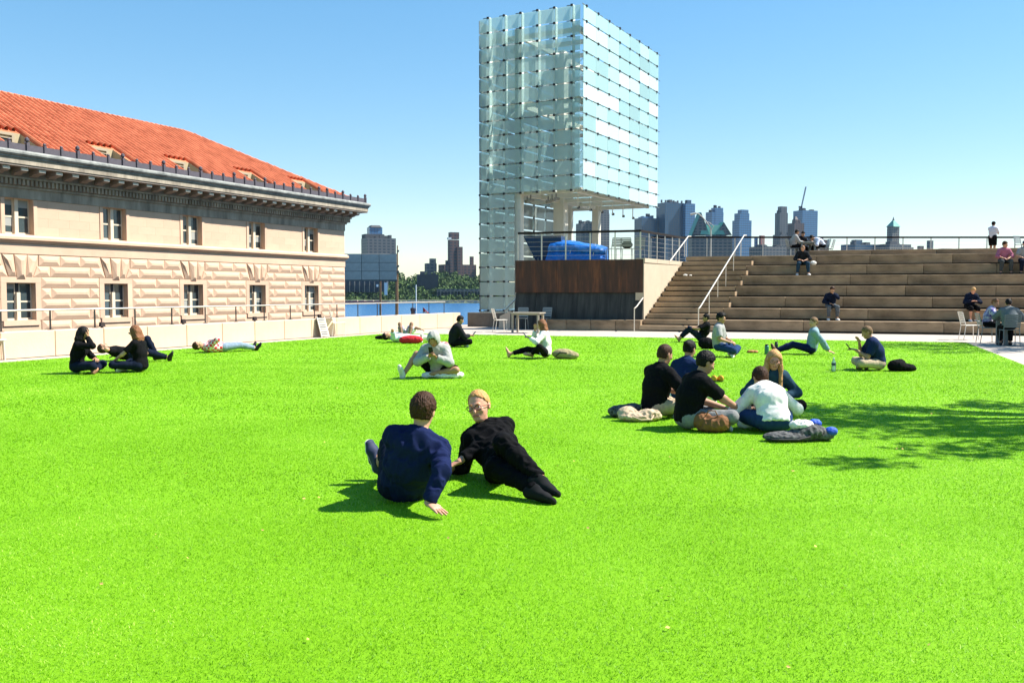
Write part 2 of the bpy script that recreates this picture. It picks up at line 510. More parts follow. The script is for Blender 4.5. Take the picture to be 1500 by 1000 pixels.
# rusticated bosses: elongated pyramids
_boss={}
def boss(poly,dp=.105,edge=.03,name='stone_block',gap=.018):
    """poly: bl,br,tr,tl in (x,z)"""
    c=[sum(p[0] for p in poly)/4,sum(p[1] for p in poly)/4]
    loc=[(p[0]-c[0],p[1]-c[1]) for p in poly]
    key=tuple(round(v,3) for p in loc for v in p)+(dp,)
    if key not in _boss:
        q=[]
        for x,z in loc:
            q.append((x-math.copysign(gap/2,x),z-math.copysign(gap/2,z)))
        w_=max(p[0] for p in q)-min(p[0] for p in q); h=max(p[1] for p in q)-min(p[1] for p in q)
        bl_,br_,tr_,tl_=q
        if w_>=h:
            l=((bl_[0]+tl_[0])/2+h*.42,(bl_[1]+tl_[1])/2); r=((br_[0]+tr_[0])/2-h*.42,(br_[1]+tr_[1])/2)
            if l[0]>r[0]: l=r=((l[0]+r[0])/2,l[1])
            e=.11*h
            rid=[(l[0],l[1]-e),(r[0],r[1]-e),(r[0],r[1]+e),(l[0],l[1]+e)]
        else:
            bt=((bl_[0]+br_[0])/2,bl_[1]+w_*.3); tp=((tl_[0]+tr_[0])/2,tl_[1]-w_*.4); e=.12*w_
            rid=[(bt[0]-e*.7,bt[1]),(bt[0]+e*.7,bt[1]),(tp[0]+e,tp[1]),(tp[0]-e,tp[1])]
        v=[(x,.02,z) for x,z in q]+[(x,-edge,z) for x,z in q]+[(x,-dp,z) for x,z in rid]
        f=[]
        for k in range(4):
            j=(k+1)%4
            f+=[(k,j,4+j,4+k),(4+k,4+j,8+j,8+k)]
        f.append((8,9,10,11))
        _boss[key]=MB().add(v,f).mesh('boss')
    return piece(name,_boss[key],m_bst,bl,(c[0],-.002,c[1]))
def rect(a,b,c,d): return [(a,c),(b,c),(b,d),(a,d)]
RZ=[3.30,2.76,2.22,1.68,1.14,.60,.06,-.48]
for k,c in enumerate(bays_all):
    hi=(bays_all[k+1]) if k+1<len(bays_all) else None
    # voussoirs above the window
    boss([(c-.24,2.10),(c+.24,2.10),(c+.36,3.30),(c-.36,3.30)],.19,.06,'keystone')
    for s in (-1,1):
        a,b,t1,t0=.26,.66,.98,.38
        P=[(c+s*a,2.22),(c+s*b,2.22),(c+s*t1,3.30),(c+s*t0,3.30)]
        if s<0: P=[P[1],P[0],P[3],P[2]]
        boss(P,.14,.04,'voussoir')
    if hi is None: lo_,hi_=c,X1+.0
    else: lo_,hi_=c,hi
    e0=1.12
    L=lo_+e0; H=(hi_-e0) if hi is not None else X1
    # two rows beside the voussoirs
    l1=lo_+1.02; h1=(hi_-1.02) if hi is not None else X1
    n=3 if hi is not None else 2
    for j in range(n):
        boss(rect(l1+(h1-l1)*j/n,l1+(h1-l1)*(j+1)/n,RZ[1],RZ[0]))
    l2,h2=lo_+.70,(hi_-.70) if hi is not None else X1
    w0=(h2-l2)
    cut=[l2,l2+w0*.22,l2+w0*.78,h2] if hi is not None else [l2,l2+w0*.4,h2]
    for a,b in zip(cut[:-1],cut[1:]):
        P=rect(a,b,RZ[2],RZ[1])
        if a==l2: P[3]=(a+.22,RZ[1])
        if b==h2 and hi is not None: P[2]=(b-.22,RZ[1])
        boss(P)
    for r in range(2,7):
        z1,z0=RZ[r],RZ[r+1]; w0=H-L
        if r%2==0: cut=[L,L+w0/2,H]
        else: cut=[L,L+w0*.17,L+w0*.83,H] if hi is not None else [L,L+w0*.33,H]
        for a,b in zip(cut[:-1],cut[1:]): boss(rect(a,b,z0,z1))
# string course, plain band, window surrounds, sills
MB().extr([(0.1,3.84),(-.05,3.84),(-.05,3.34),(0.1,3.34)][::-1],X0,X1+.05).build('plain_band',m_bst2,bl)
MB().extr([(.1,3.86),(-.08,3.86),(-.16,3.98),(-.26,4.02),(-.26,4.14),(-.05,4.27),(.1,4.27)],X0,X1+.24).build('string_course',m_bst,bl)
for c in bays_all:
    # upper surround
    for s in (-1,1): MB().box((c+s*.89-.10,-.06,4.28),(c+s*.89+.10,.05,5.99)).build('window_jamb',m_bst2,bl)
    MB().box((c-1.0,-.07,.02-.18),(c+1.0,.05,.085)).build('window_sill',m_bst2,bl)
    for s in (-1,1): MB().box((c+s*.955-.155,-.05,.09),(c+s*.955+.155,.05,1.93)).build('window_jamb',m_bst2,bl)
    MB().box((c-1.11,-.05,1.935),(c+1.11,.05,2.215)).build('window_lintel',m_bst2,bl)
    for (z0,z1,hw) in ((4.28,6.0,.78),(.10,1.92,.80)):
        wn=bpy.data.objects.new('window',None); COL.objects.link(wn); wn.parent=bl; wn.location=(c,0,0)
        fr=MB(); yy=.26
        fr.box((-.10,yy-.10,z0),(.10,yy+.10,z1-(.0 if z0>4 else .46)))
        if z0<4: pass
        fr.build('mullion',m_wood,wn)
        if z0<4: MB().box((-.07,yy,z1-.46),(.07,yy+.10,z1)).build('mullion_head',m_dkmetal,wn)
        for s in (-1,1):
            xa,xb=(-hw,-.10) if s<0 else (.10,hw)
            sash=MB()
            for (p,q,r_,t_) in ((xa,xa+.05,z0,z1),(xb-.05,xb,z0,z1),(xa+.05,xb-.05,z0,z0+.10),(xa+.05,xb-.05,z1-.05,z1),(xa+.05,xb-.05,(z0+z1)/2-.04,(z0+z1)/2+.04)):
                sash.box((p,yy+.02,r_),(q,yy+.08,t_))
            sash.build('sash_frame',m_wood,wn)
            for (r_,t_) in ((z0+.10,(z0+z1)/2-.04),((z0+z1)/2+.04,z1-.05)):
                MB().box((xa+.05,yy+.045,r_),(xb-.05,yy+.055,t_)).build('pane',m_wglass,wn)
                if rng.random()<.35:
                    bz=r_+(t_-r_)*rng.uniform(.3,.8)
                    MB().box((xa+.052,yy+.040,bz),(xb-.052,yy+.043,t_-.002)).build('blind',mat('blind_grey',(.30,.31,.29),.8),wn)
# cornice
XE=X1
def course(prof_out,z0,z1,name,m,par_=bl):
    """moulding that also returns round the right-hand corner"""
    o=prof_out
    return MB().prism([(X0,-o),(XE+o,-o),(XE+o,16),(XE-.02,16),(XE-.02,.05),(X0,.05)],z0,z1).build(name,m,par_)
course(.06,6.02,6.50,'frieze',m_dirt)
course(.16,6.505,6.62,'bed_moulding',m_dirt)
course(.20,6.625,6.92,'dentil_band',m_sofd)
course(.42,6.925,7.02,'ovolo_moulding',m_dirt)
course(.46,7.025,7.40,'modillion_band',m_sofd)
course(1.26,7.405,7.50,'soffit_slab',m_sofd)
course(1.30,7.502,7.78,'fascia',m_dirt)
course(1.36,7.782,7.86,'fillet',m_lead)
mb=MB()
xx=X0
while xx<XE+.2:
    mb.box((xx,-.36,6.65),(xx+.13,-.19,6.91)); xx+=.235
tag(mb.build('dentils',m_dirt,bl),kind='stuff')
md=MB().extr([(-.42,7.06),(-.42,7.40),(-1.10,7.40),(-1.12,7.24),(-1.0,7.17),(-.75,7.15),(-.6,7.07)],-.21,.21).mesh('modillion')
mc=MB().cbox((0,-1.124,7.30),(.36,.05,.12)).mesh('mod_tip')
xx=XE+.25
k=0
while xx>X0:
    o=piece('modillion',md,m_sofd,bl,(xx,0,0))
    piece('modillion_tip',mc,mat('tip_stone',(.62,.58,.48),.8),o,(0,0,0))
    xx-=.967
# gutter roll + iron cresting
MB().tube([(X0,-1.36,8.0),(XE+1.36,-1.36,8.0),(XE+1.36,14,8.0)],.14,10).build('gutter',m_lead,bl)
MB().prism([(X0,-1.30),(XE+1.30,-1.30),(XE+1.30,16),(X0,16)],7.865,7.98).build('gutter_floor',m_lead,bl)
crm=boxmesh(.90,.03,.40); pom=MB().box((-.065,-.08,0),(.065,.05,.52)).lathe([(.05,.52),(.085,.57),(.05,.63),(.0,.64)],n=8).mesh('crest_post')
fin=MB().box((-.075,-.09,0),(.075,.05,.52)).box((-.15,-.02,.52),(.15,.03,.57)).lathe([(.04,.57),(.11,.64),(.10,.73),(.04,.79),(.0,.82)],n=8).mesh('crest_finial')
xx=XE+1.18; k=0
while xx>X0:
    fx=k%3==0 or k in (5,)
    piece('cresting_finial' if fx else 'cresting_post',fin if fx else pom,m_crest,bl,(xx,-1.12,8.03))
    piece('cresting_panel',crm,m_crest,bl,(xx-.48,-1.13,8.08))
    xx-=.96; k+=1
# hip roof with inset dormers
YE,ZE,YR,ZR,XR=-1.0,8.05,6.6,12.38,19.3
slope=(ZR-ZE)/(YR-YE)
def rz(y): return ZE+slope*(y-YE)
XC=XE+1.1
dm=[c+.3 for c in bays_all]; DW=.95; DY=1.35
mb=MB()
def hipx(y): return XC+(XR-XC)*(y-YE)/(YR-YE)
brk=sorted([X0]+[d-DW for d in dm if d-DW>X0]+[d+DW for d in dm])
for i in range(len(brk)):
    a=brk[i]; b=brk[i+1] if i+1<len(brk) else None
    if b is None:
        mb.add([(a,YE,ZE),(XC,YE,ZE),(hipx(DY),DY,rz(DY)),(a,DY,rz(DY))],[(0,1,2,3)])
    elif not any(abs((a+b)/2-d)<.2 for d in dm):
        mb.add([(a,YE,ZE),(b,YE,ZE),(b,DY,rz(DY)),(a,DY,rz(DY))],[(0,1,2,3)])
mb.add([(X0,DY,rz(DY)),(hipx(DY),DY,rz(DY)),(XR,YR,ZR),(X0,YR,ZR)],[(0,1,2,3)])
YB=2*YR-YE
mb.add([(XC,YE,ZE),(XC,YB,ZE),(XR,YR,ZR)],[(0,1,2)])
mb.add([(X0,YB,ZE),(X0,YR,ZR),(XR,YR,ZR),(XC,YB,ZE)],[(0,1,2,3)])
roof=mb.build('roof',m_tile,bl)
for d in dm:
    if d<0: continue
    dn=bpy.data.objects.new('dormer',None); COL.objects.link(dn); dn.parent=bl; dn.location=(d,0,0)
    zt=rz(DY); 
    ck=MB()
    for s in (-1,1):
        ck.add([(s*DW,YE,ZE),(s*DW,DY,ZE),(s*DW,DY,zt),(s*(DW+.02),YE,ZE),(s*(DW+.02),DY,ZE),(s*(DW+.02),DY,zt)],[(0,1,2),(3,5,4),(0,2,5,3)])
    ck.add([(-DW,YE,ZE+.01),(DW,YE,ZE+.01),(DW,DY,ZE+.01),(-DW,DY,ZE+.01)],[(0,1,2,3)])
    ck.add([(-DW,DY,ZE),(DW,DY,ZE),(DW,DY,zt),(-DW,DY,zt)],[(0,1,2,3)])
    ck.build('cheek_wall',m_cheek,dn)
    fr=MB()
    for (a,b,c_,e_) in ((-.80,-.66,ZE+.1,zt-.16),(.40,.54,ZE+.1,zt-.16),(-.80,.54,zt-.16,zt-.04),(-.66,.40,zt-.32,zt-.27)): fr.box((a,DY-.12,c_),(b,DY-.01,e_))
    fr.build('dormer_frame',mat('dormer_wood',(.34,.28,.20),.7),dn)
    MB().box((-.66,DY-.06,ZE+.1),(.40,DY-.02,zt-.33)).build('pane',m_wglass,dn)
# barrel tiles
def tile_rows():
    vs=[];fs=[]
    L=math.hypot(YR-YE,ZR-ZE); sd_=np.array([0,(YR-YE)/L,(ZR-ZE)/L]); nn=np.array([0,-(ZR-ZE)/L,(YR-YE)/L])
    xx=X0+.1; n=0
    ang=np.linspace(0,np.pi,6)
    while xx<XC-.1:
        s=0.0
        while s<L-.1:
            y=YE+sd_[1]*(s+.2)
            if xx<hipx(y)-.08 and not any(abs(xx-d)<DW+.12 and y<DY+.05 for d in dm):
                s1=min(s+.45,L)
                j=rng.uniform(-.004,.004)
                for q,(sa,r_,lift) in enumerate(((s-.02,.118,.006),(s1,.112,.0))):
                    for a in ang:
                        p=np.array([xx+j+math.cos(a)*r_,YE,ZE])+sd_*sa+nn*(math.sin(a)*r_*2.0+lift-.01)
                        vs.append(p)
                b=n*12
                for k in range(5): fs.append((b+k,b+k+6,b+k+7,b+k+1))
                n+=1
            s+=.42
        xx+=.40
    return MB().add(vs,fs)
tag(tile_rows().build('roof_tiles',m_tile,bl),kind='stuff')
mb=MB()
rp=[(X0+i*(XR-X0)/60,YR,ZR+.06) for i in range(61)]
for a,b in zip(rp[:-1],rp[1:]): mb.tube([a,b],[.14,.115],7)
hp=[(XC+(XR-XC)*i/26,YE+(YR-YE)*i/26,ZE+(ZR-ZE)*i/26+.06) for i in range(27)]
for a,b in zip(hp[:-1],hp[1:]): mb.tube([a,b],[.14,.115],7)
tag(mb.build('ridge_tiles',m_tile,bl),kind='stuff')
# ================================================================== GLASS TOWER
def pane_mat(name,tint,body,fac,trl=.5,rough=.08):
    """glass with a frosted/fritted share: tinted see-through + pale scattering layer + reflections"""
    m=bpy.data.materials.new(name); m.use_nodes=True; t=m.node_tree; t.nodes.clear()
    o=t.nodes.new('ShaderNodeOutputMaterial')
    tr=t.nodes.new('ShaderNodeBsdfTransparent'); tr.inputs[0].default_value=(*tint,1)
    df=t.nodes.new('ShaderNodeBsdfDiffuse'); df.inputs[0].default_value=(*body,1)
    tl=t.nodes.new('ShaderNodeBsdfTranslucent'); tl.inputs[0].default_value=(*body,1)
    oi=t.nodes.new('ShaderNodeObjectInfo')
    mr=t.nodes.new('ShaderNodeMapRange'); mr.inputs[3].default_value=fac*.75; mr.inputs[4].default_value=min(1,fac*1.25)
    t.links.new(oi.outputs['Random'],mr.inputs[0])
    a=t.nodes.new('ShaderNodeMixShader'); a.inputs[0].default_value=trl
    t.links.new(df.outputs[0],a.inputs[1]); t.links.new(tl.outputs[0],a.inputs[2])
    b=t.nodes.new('ShaderNodeMixShader'); t.links.new(mr.outputs[0],b.inputs[0])
    t.links.new(tr.outputs[0],b.inputs[1]); t.links.new(a.outputs[0],b.inputs[2])
    gl=t.nodes.new('ShaderNodeBsdfGlossy'); gl.inputs['Roughness'].default_value=rough
    fr=t.nodes.new('ShaderNodeFresnel'); fr.inputs[0].default_value=1.5
    c=t.nodes.new('ShaderNodeMixShader'); t.links.new(fr.outputs[0],c.inputs[0])
    t.links.new(b.outputs[0],c.inputs[1]); t.links.new(gl.outputs[0],c.inputs[2])
    t.links.new(c.outputs[0],o.inputs[0])
    return m
m_gl=pane_mat('tower_glass',(.82,.94,.92),(.74,.90,.87),.40)
m_gr=pane_mat('tower_glass_frosted',(.85,.96,.95),(.46,.72,.71),.85,.15)
m_gw=pane_mat('tower_glass_white',(.9,.98,.97),(.64,.80,.79),.97,.1)
m_twst=mat('tower_steel',(.62,.60,.52),.5,.05,3)
m_fin=mat('tower_fin',(.70,.76,.74),.4,.04,3)
TW=Vector((3.19,44.0,0)); TA=math.atan2(.884,.468)
tw=thing('glass_tower','tall translucent glass lantern tower overhanging the terrace, standing on one leg','tower',TW,TA)
TB,TL,LEG,ZT,PR=10.4,5.32,3.42,14.62,.704
ycut=[0,.44,1.33,2.21,3.10,3.99,4.87,5.32]
xcut=[TB*k/7 for k in range(8)]
_pm={}
def pane(ax,c,a0,a1,z0,z1,m):
    """ax 'y': face in the plane x=c spanning y; ax 'x': face in the plane y=c spanning x"""
    w_=round(a1-a0-.02,3); h=round(z1-z0,3); k=(ax,w_,h)
    if k not in _pm:
        d=(w_/2,.008) if ax=='x' else (.008,w_/2)
        _pm[k]=MB().box((-d[0],-d[1],0),(d[0],d[1],h)).mesh('pane')
    mid=(a0+a1)/2
    piece('glass_pane',_pm[k],m,tw,((mid,c,z0) if ax=='x' else (c,mid,z0)))
whites={(1,0),(1,1),(2,5),(2,6),(3,3),(3,4),(4,6),(5,0),(5,1),(5,2),(7,1),(7,2),(7,3),(7,6),(10,0),(10,6),(11,4),(11,5),(11,6),(12,2)}
for r in range(12):
    z1=ZT-r*PR; z0=z1-PR+.07
    for k in range(7): pane('y',-.10,ycut[k],ycut[k+1],z0,z1,m_gl)
    for k in range(7): pane('x',-.10,xcut[k],xcut[k+1],z0,z1,m_gw if (r,k) in whites else m_gr)
zl=ZT-12*PR
r=12
while ZT-r*PR>.4:
    z1=ZT-r*PR; z0=max(z1-PR+.07,.05)
    for a,b in ((LEG,3.99),(3.99,4.87),(4.87,5.32)): pane('y',-.10,a,b,z0,z1,m_gl)
    for k in range(7): pane('x',TL+.10,xcut[k],xcut[k+1],z0,z1,m_gl)
    r+=1
# upper outer wall and rear wall, seen only through the front glass
mb=MB()
for r in range(12):
    z1=ZT-r*PR; z0=z1-PR+.07
    for k in range(7): mb.box((xcut[k]+.01,TL+.09,z0),(xcut[k+1]-.01,TL+.11,z1))
    for k in range(7): mb.box((TB+.09,ycut[k]+.01,z0),(TB+.11,ycut[k+1]-.01,z1))
tag(mb.build('rear_panes',m_gl,tw),kind='stuff')
# fins, clips, rods
for k,y in enumerate(ycut[1:-1]):
    zb=0 if y>LEG else zl
    MB().box((.02,y-.02,zb),(.24,y+.02,ZT+.10)).build('glass_fin',m_fin,tw)
clip=MB(); rods=MB(); lines=MB()
for r in range(0,21):
    z=ZT-r*PR+.035
    for y in ycut[1:-1]:
        if r>12 and y<LEG: continue
        clip.cbox((-.12,y,z),(.05,.10,.10)).cbox((-.02,y,z),(.14,.03,.03))
        lines.cbox((-.10,y+.16,z),(.012,.20,.035))
    if r<=12:
        for i in range(8):
            x=.35+i*(TB-.6)/7
            clip.cbox((x,-.12,z),(.13,.05,.10)).cbox((x,-.02,z),(.03,.14,.03))
            lines.cbox((x-.28,-.10,z),(.36,.014,.045))
            if (i*7+r*3)%4: lines.cbox((x+.42,-.10,z),(.30,.014,.035))
    if r>=12:
        for x in xcut: clip.cbox((x,TL+.08,z),(.10,.06,.09))
tag(clip.build('pane_clips',m_dkmetal,tw),kind='stuff')
tag(lines.build('gasket_strips',mat('gasket',(.10,.14,.15),.6),tw),kind='stuff')
for r in range(3,20):
    z=ZT-r*PR
    for y in ycut[1:-1]:
        if r>=12 and y<LEG: continue
        if (r+int(y*3))%3==0: continue
        rods.tube([(.22,y,z-PR+.1),(.75,y-.30,z-.02)],.014,6)
tag(rods.build('tie_rods',mat('white_rod',(.78,.80,.78),.4),tw),kind='stuff')
for nm,x,y,s,z1 in (('column',.30,LEG-.05,.34,ZT-.6),('column',5.05,LEG-.05,.60,ZT-.6),('column',9.9,LEG-.05,.40,ZT-.6),
                 ('column',9.9,5.0,.25,ZT-.6),('column',.4,5.0,.16,ZT-.6)):
    MB().bevbox((x-s/2,y-s/2,0),(x+s/2,y+s/2,z1),.02).build(nm,m_twst,tw)
for z in (zl+.10,zl+4.3,ZT-.9):
    for y in (.35,LEG-.05):
        MB().cbox((TB/2,y,z),(TB-.6,.16,.26)).build('floor_beam',m_twst,tw)
    for x in (.5,2.6,5.05,7.4,9.9):
        MB().cbox((x,TL/2,z-.02),(.14,TL-.5,.20)).build('cross_beam',m_twst,tw)
for i in range(6):
    x=1.7+i*1.5
    hg=MB().tube([(x,.9,zl),(x,.9,zl-.62)],.025,6).build('lamp_hanger',m_twst,tw)
    MB().cbox((x+.08,.9,zl-.60),(.14,.10,.12)).build('spotlight_head',m_dkmetal,hg)
for i in range(5):
    x=.5+.5*(i%3); y=1.5+.45*i
    sp=MB().tube([(x,y,zl),(x,y,zl-.22)],.02,6).build('spotlight_stem',m_dkmetal,tw)
    MB().tube([(x-.16,y,zl-.30),(x+.14,y-.1,zl-.26)],[.09,.06],8).build('spotlight_head',mat('lamp_grey',(.25,.25,.22),.5),sp)

# ================================================================== STEPS, STAIRS, UPPER TERRACE
SK=.156
m_tread=mat('terrace_stone',(.265,.185,.112),.9,.55,1.5,.3,30,isl=.10,stretch=(.6,1,1.6))
m_treadl=mat('stair_stone',(.31,.22,.135),.9,.4,.8,.3,30,isl=.08)
m_gapd=mat('joint_dark',(.05,.045,.04),1)
st=thing('seating_steps','wide stone amphitheatre seating steps at the back of the lawn with stairs beside them','steps',A0,EA)
RH,GO=.43,.90
core=MB()
for n in range(1,8):
    core.box((2.9+SK*GO*(n-1),GO*(n-1)+.14,RH*(n-1)-.01),(22,GO*n+.12,RH*n-.06))
core.build('core',m_gapd,st)
for n in range(1,8):
    y=GO*(n-1); x=2.85+SK*y; first=True
    while x<19.5:
        L_=rng.choice([2.1,2.6,3.1,3.6,4.2])
        L_=round(L_,2)
        piece('stone_block',boxmesh(L_-.012,1.0,RH-.065,.012),m_tread,st,(x+L_/2,y+.5,RH*(n-1)+.065))
        x+=L_
for i in range(1,15):
    z=.215*i; y=.45*(i-2); x0=.06+SK*y; x1=2.84+SK*y
    if i%2: x1+=.10
    k=1.25 if i==1 else 0
    ln_=.93; dx_=SK*1.6*ln_
    o_=MB().prism([(x0,y),(x1,y),(x1+dx_*.6,y+ln_),(x0+dx_*.2,y+ln_)],z-.175,z).build('stair_step',m_treadl,st)
MB().add([(.1,0.0,-.1),(2.75,0.0,-.1),(2.75+SK*6,6.2,2.75),(.1+SK*6,6.2,2.75),(.1,.6,-.1),(2.75,.6,-.1),(2.75+SK*6,6.3,-.1),(.1+SK*6,6.3,-.1)],
     [(0,1,2,3),(4,7,6,5),(0,4,5,1),(1,5,6,2),(2,6,7,3),(3,7,4,0)]).build('stair_core',m_gapd,st)
for k in range(4):
    piece('plinth_block',boxmesh(.97,.75,.41,.012),m_tread,st,(-3.4+k*.98,-.02,0))
# upper floor (two levels)
up=thing('upper_terrace','upper stone terrace deck behind the seating steps','terrace',A0,EA)
up['kind']='structure'
MB().prism([(SK*6.2,6.32),(22,6.32),(22,16),(SK*6.2-1,20)],2.6,3.008).build('deck',m_treadl,up)
x=6.0
while x<20:
    piece('coping_block',boxmesh(2.49,.9,.24,.012),m_tread,up,(x+1.25,6.95,3.012)); x+=2.5
MB().box((7.7,7.42,3.012),(22,15.5,3.245)).build('raised_deck',m_treadl,up)

# platform clad in rusty plates
def rust():
    m=bpy.data.materials.new('weathered_steel'); m.use_nodes=True; t=m.node_tree; b=t.nodes['Principled BSDF']
    tc=t.nodes.new('ShaderNodeTexCoord'); mp=t.nodes.new('ShaderNodeMapping'); mp.inputs['Scale'].default_value=(2.6,1,.35)
    t.links.new(tc.outputs['Object'],mp.inputs[0])
    n=t.nodes.new('ShaderNodeTexNoise'); n.inputs['Scale'].default_value=1.6; n.inputs['Detail'].default_value=8; n.inputs['Roughness'].default_value=.7
    t.links.new(mp.outputs[0],n.inputs['Vector'])
    cr=t.nodes.new('ShaderNodeValToRGB'); e=cr.color_ramp.elements
    e[0].position=.3; e[0].color=(.022,.014,.011,1); e[1].position=.75; e[1].color=(.17,.058,.022,1)
    x=e.new(.52); x.color=(.062,.027,.016,1)
    t.links.new(n.outputs['Fac'],cr.inputs[0]); t.links.new(cr.outputs[0],b.inputs['Base Color'])
    b.inputs['Roughness'].default_value=.85
    return m
m_rust=rust()
m_plate=mat('blackened_steel',(.022,.023,.022),.7,.5,1.5,.2,20,stretch=(3,1,.3),col2=(.055,.055,.048))
pf=thing('raised_platform','raised platform wall of rusty brown steel over dark sloping plates beside the stairs','platform',A0,EA)
MB().prism([(-5.2,.36),(-.32,.36),(-.32+SK*6,6.2),(-5.2+SK*6,6.2)],-.1,2.70).build('core',m_gapd,pf)
for k in range(6):
    a,b=-5.22+k*.87,-5.22+(k+1)*.87-.006
    MB().box((a,.25,1.46),(b,.355,2.75)).build('rust_plate',m_rust,pf)
    MB().add([(a,.33,1.45),(b,.33,1.45),(b,-.02,.02),(a,-.02,.02),(a,.355,1.45),(b,.355,1.45),(b,.355,.02),(a,.355,.02)],
       [(0,3,2,1),(4,5,6,7),(0,1,5,4),(1,2,6,5),(2,3,7,6),(3,0,4,7)]).build('dark_plate',m_plate,pf)
m_cheek2=mat('cheek_stone',(.46,.38,.28),.85,.08,1.2,.2,30)
MB().prism([(-.30,.26),(0.03,.26),(.03+SK*6.2,6.3),(-.30+SK*6.2,6.3)],-.1,2.62).build('cheek_wall',m_cheek2,pf)
for k in range(4):
    y0=.27+k*1.5; y1=y0+1.48
    MB().prism([(-.31+SK*(y0-.26),y0),(.06+SK*(y0-.26),y0),(.06+SK*(y1-.26),y1),(-.31+SK*(y1-.26),y1)],2.625,2.79).build('coping_block',m_cheek2,pf)
MB().prism([(-5.2,.36),(-.32,.36),(-.32+SK*6,6.3),(-5.2+SK*6,6.3)],2.705,2.75).build('deck',m_treadl,pf)

m_rail=mat('bronze_rail',(.022,.017,.015),.6,.15,6,spec=.1)
def railing(name,label,loc,rz_,segs,postmat,railmat,h=1.08,wires=5,spacing=1.0,rw=.07):
    """segs: list of polylines [(x,y,z),...] of the foot line"""
    t=thing(name,label,'railing',loc,rz_)
    for pl_ in segs:
        P=[Vector(p) for p in pl_]
        for a,b in zip(P[:-1],P[1:]):
            n=max(1,round((b-a).length/spacing))
            for i in range(n+1):
                if i==0 and a!=P[0]: continue
                q=a+(b-a)*i/n
                MB().bar(q,q+Vector((0,0,h-.02)),.022,.05,(b-a).normalized()).build('post',postmat,t)
            hv=Vector((0,0,h))
            MB().bar(a+hv,b+hv,rw,.085).build('top_rail',railmat,t)
            for k in range(wires):
                z=Vector((0,0,h*(k+1)/(wires+1)))
                MB().tube([a+z,b+z],.0035,5).build('cable',m_steel,t)
    return t
railing('platform_railing','dark metal railing around the platform that holds the blue tarp',A0,EA,
   [[(-5.15,.40,2.75),(-.15,.40,2.75),(-.15+SK*6,6.3,2.75)]],m_steel,m_rail,1.10,5,1.0)
bkx0,bkx1=7.2,27.5
railing('terrace_railing','long thin dark railing along the back of the upper terrace before the skyline',(0,49,0),0,
   [[(bkx0,0,3.0),(bkx1,0,3.0)]],m_steel,m_rail,1.30,6,1.42,.14)
m_hr=mat('stair_rail_steel',(.66,.60,.52),.35,.05,8,metal=.55,spec=.5)
def stairrail(label,x):
    t=thing('stair_handrail',label,'handrail',A0,EA,'handrails of the stone stairs')
    pts=[(x-SK*.6,-.75,.86),(x-SK*.45,-.45,.93),(x+SK*6.1,6.05,3.93),(x+SK*6.5,6.45,3.95)]
    MB().tube(pts,.027,10).build('handrail',m_hr,t)
    MB().tube([(x-SK*.6,-.74,0),(x-SK*.6,-.75,.86)],.02,8).build('post',m_hr,t)
    for k in range(1,6):
        y=-.45+k*1.2; z=.93+(y+.45)*3.0/6.5
        MB().tube([(x+SK*y,y,max(0,.215*math.floor(y/.45+2))),(x+SK*y,y,z)],.016,8).build('post',m_hr,t)
stairrail('sloping steel handrail along the left side of the stone stairs',-.05)
stairrail('sloping steel handrail between the stone stairs and the seating steps',2.35)
t=thing('side_handrail','short pale handrail sloping down at the left end of the rusty platform','handrail',A0,EA)
MB().tube([(-5.9,1.0,.75),(-5.25,1.2,1.45)],.03,8).build('handrail',m_hr,t)
MB().tube([(-5.9,1.0,0),(-5.9,1.0,.75)],.02,8).build('post',m_hr,t)
MB().tube([(-5.3,1.18,0),(-5.3,1.18,1.40)],.02,8).build('post',m_hr,t)
lb=thing('stone_bench_block','small pale sloping stone block beside the table under the glass tower','block',tuple(A0-E*5.6+EB*.35),EA)
MB().add([(-.3,-.2,0),(.2,-.2,0),(.2,.2,0),(-.3,.2,0),(-.25,-.2,.5),(.2,-.2,.72),(.2,.2,.72),(-.25,.2,.5)],[(0,3,2,1),(4,5,6,7),(0,1,5,4),(1,2,6,5),(2,3,7,6),(3,0,4,7)]).build('block',m_par,lb)

# street lamp behind the railing
lp=thing('street_lamp','slender lamp post with curved arm rising behind the terrace railing','lamp',at(1041,379,50.5),0)
lp.location.z=2.9
MB().tube([(0,0,-.5),(0,0,1.75)],[.05,.04],8).build('pole',mat('lamp_post_grey',(.42,.42,.40),.5,metal=.3),lp)
arc=[(0,0,1.7),(-.02,0,2.0),(-.2,0,2.25),(-.45,0,2.55),(-.68,0,2.74),(-.85,0,2.78)]
MB().tube(arc,[.045,.04,.035,.03,.03,.03],8).build('arm',MATS['lamp_post_grey'],lp)
MB().tube([(-.03,0,1.75),(.15,0,2.1),(-.15,0,2.3)],.02,6).build('brace',MATS['lamp_post_grey'],lp)
MB().tube([(-.80,0,2.77),(-1.1,0,2.70)],[.05,.06],8).build('lamp_head',MATS['lamp_post_grey'],lp)

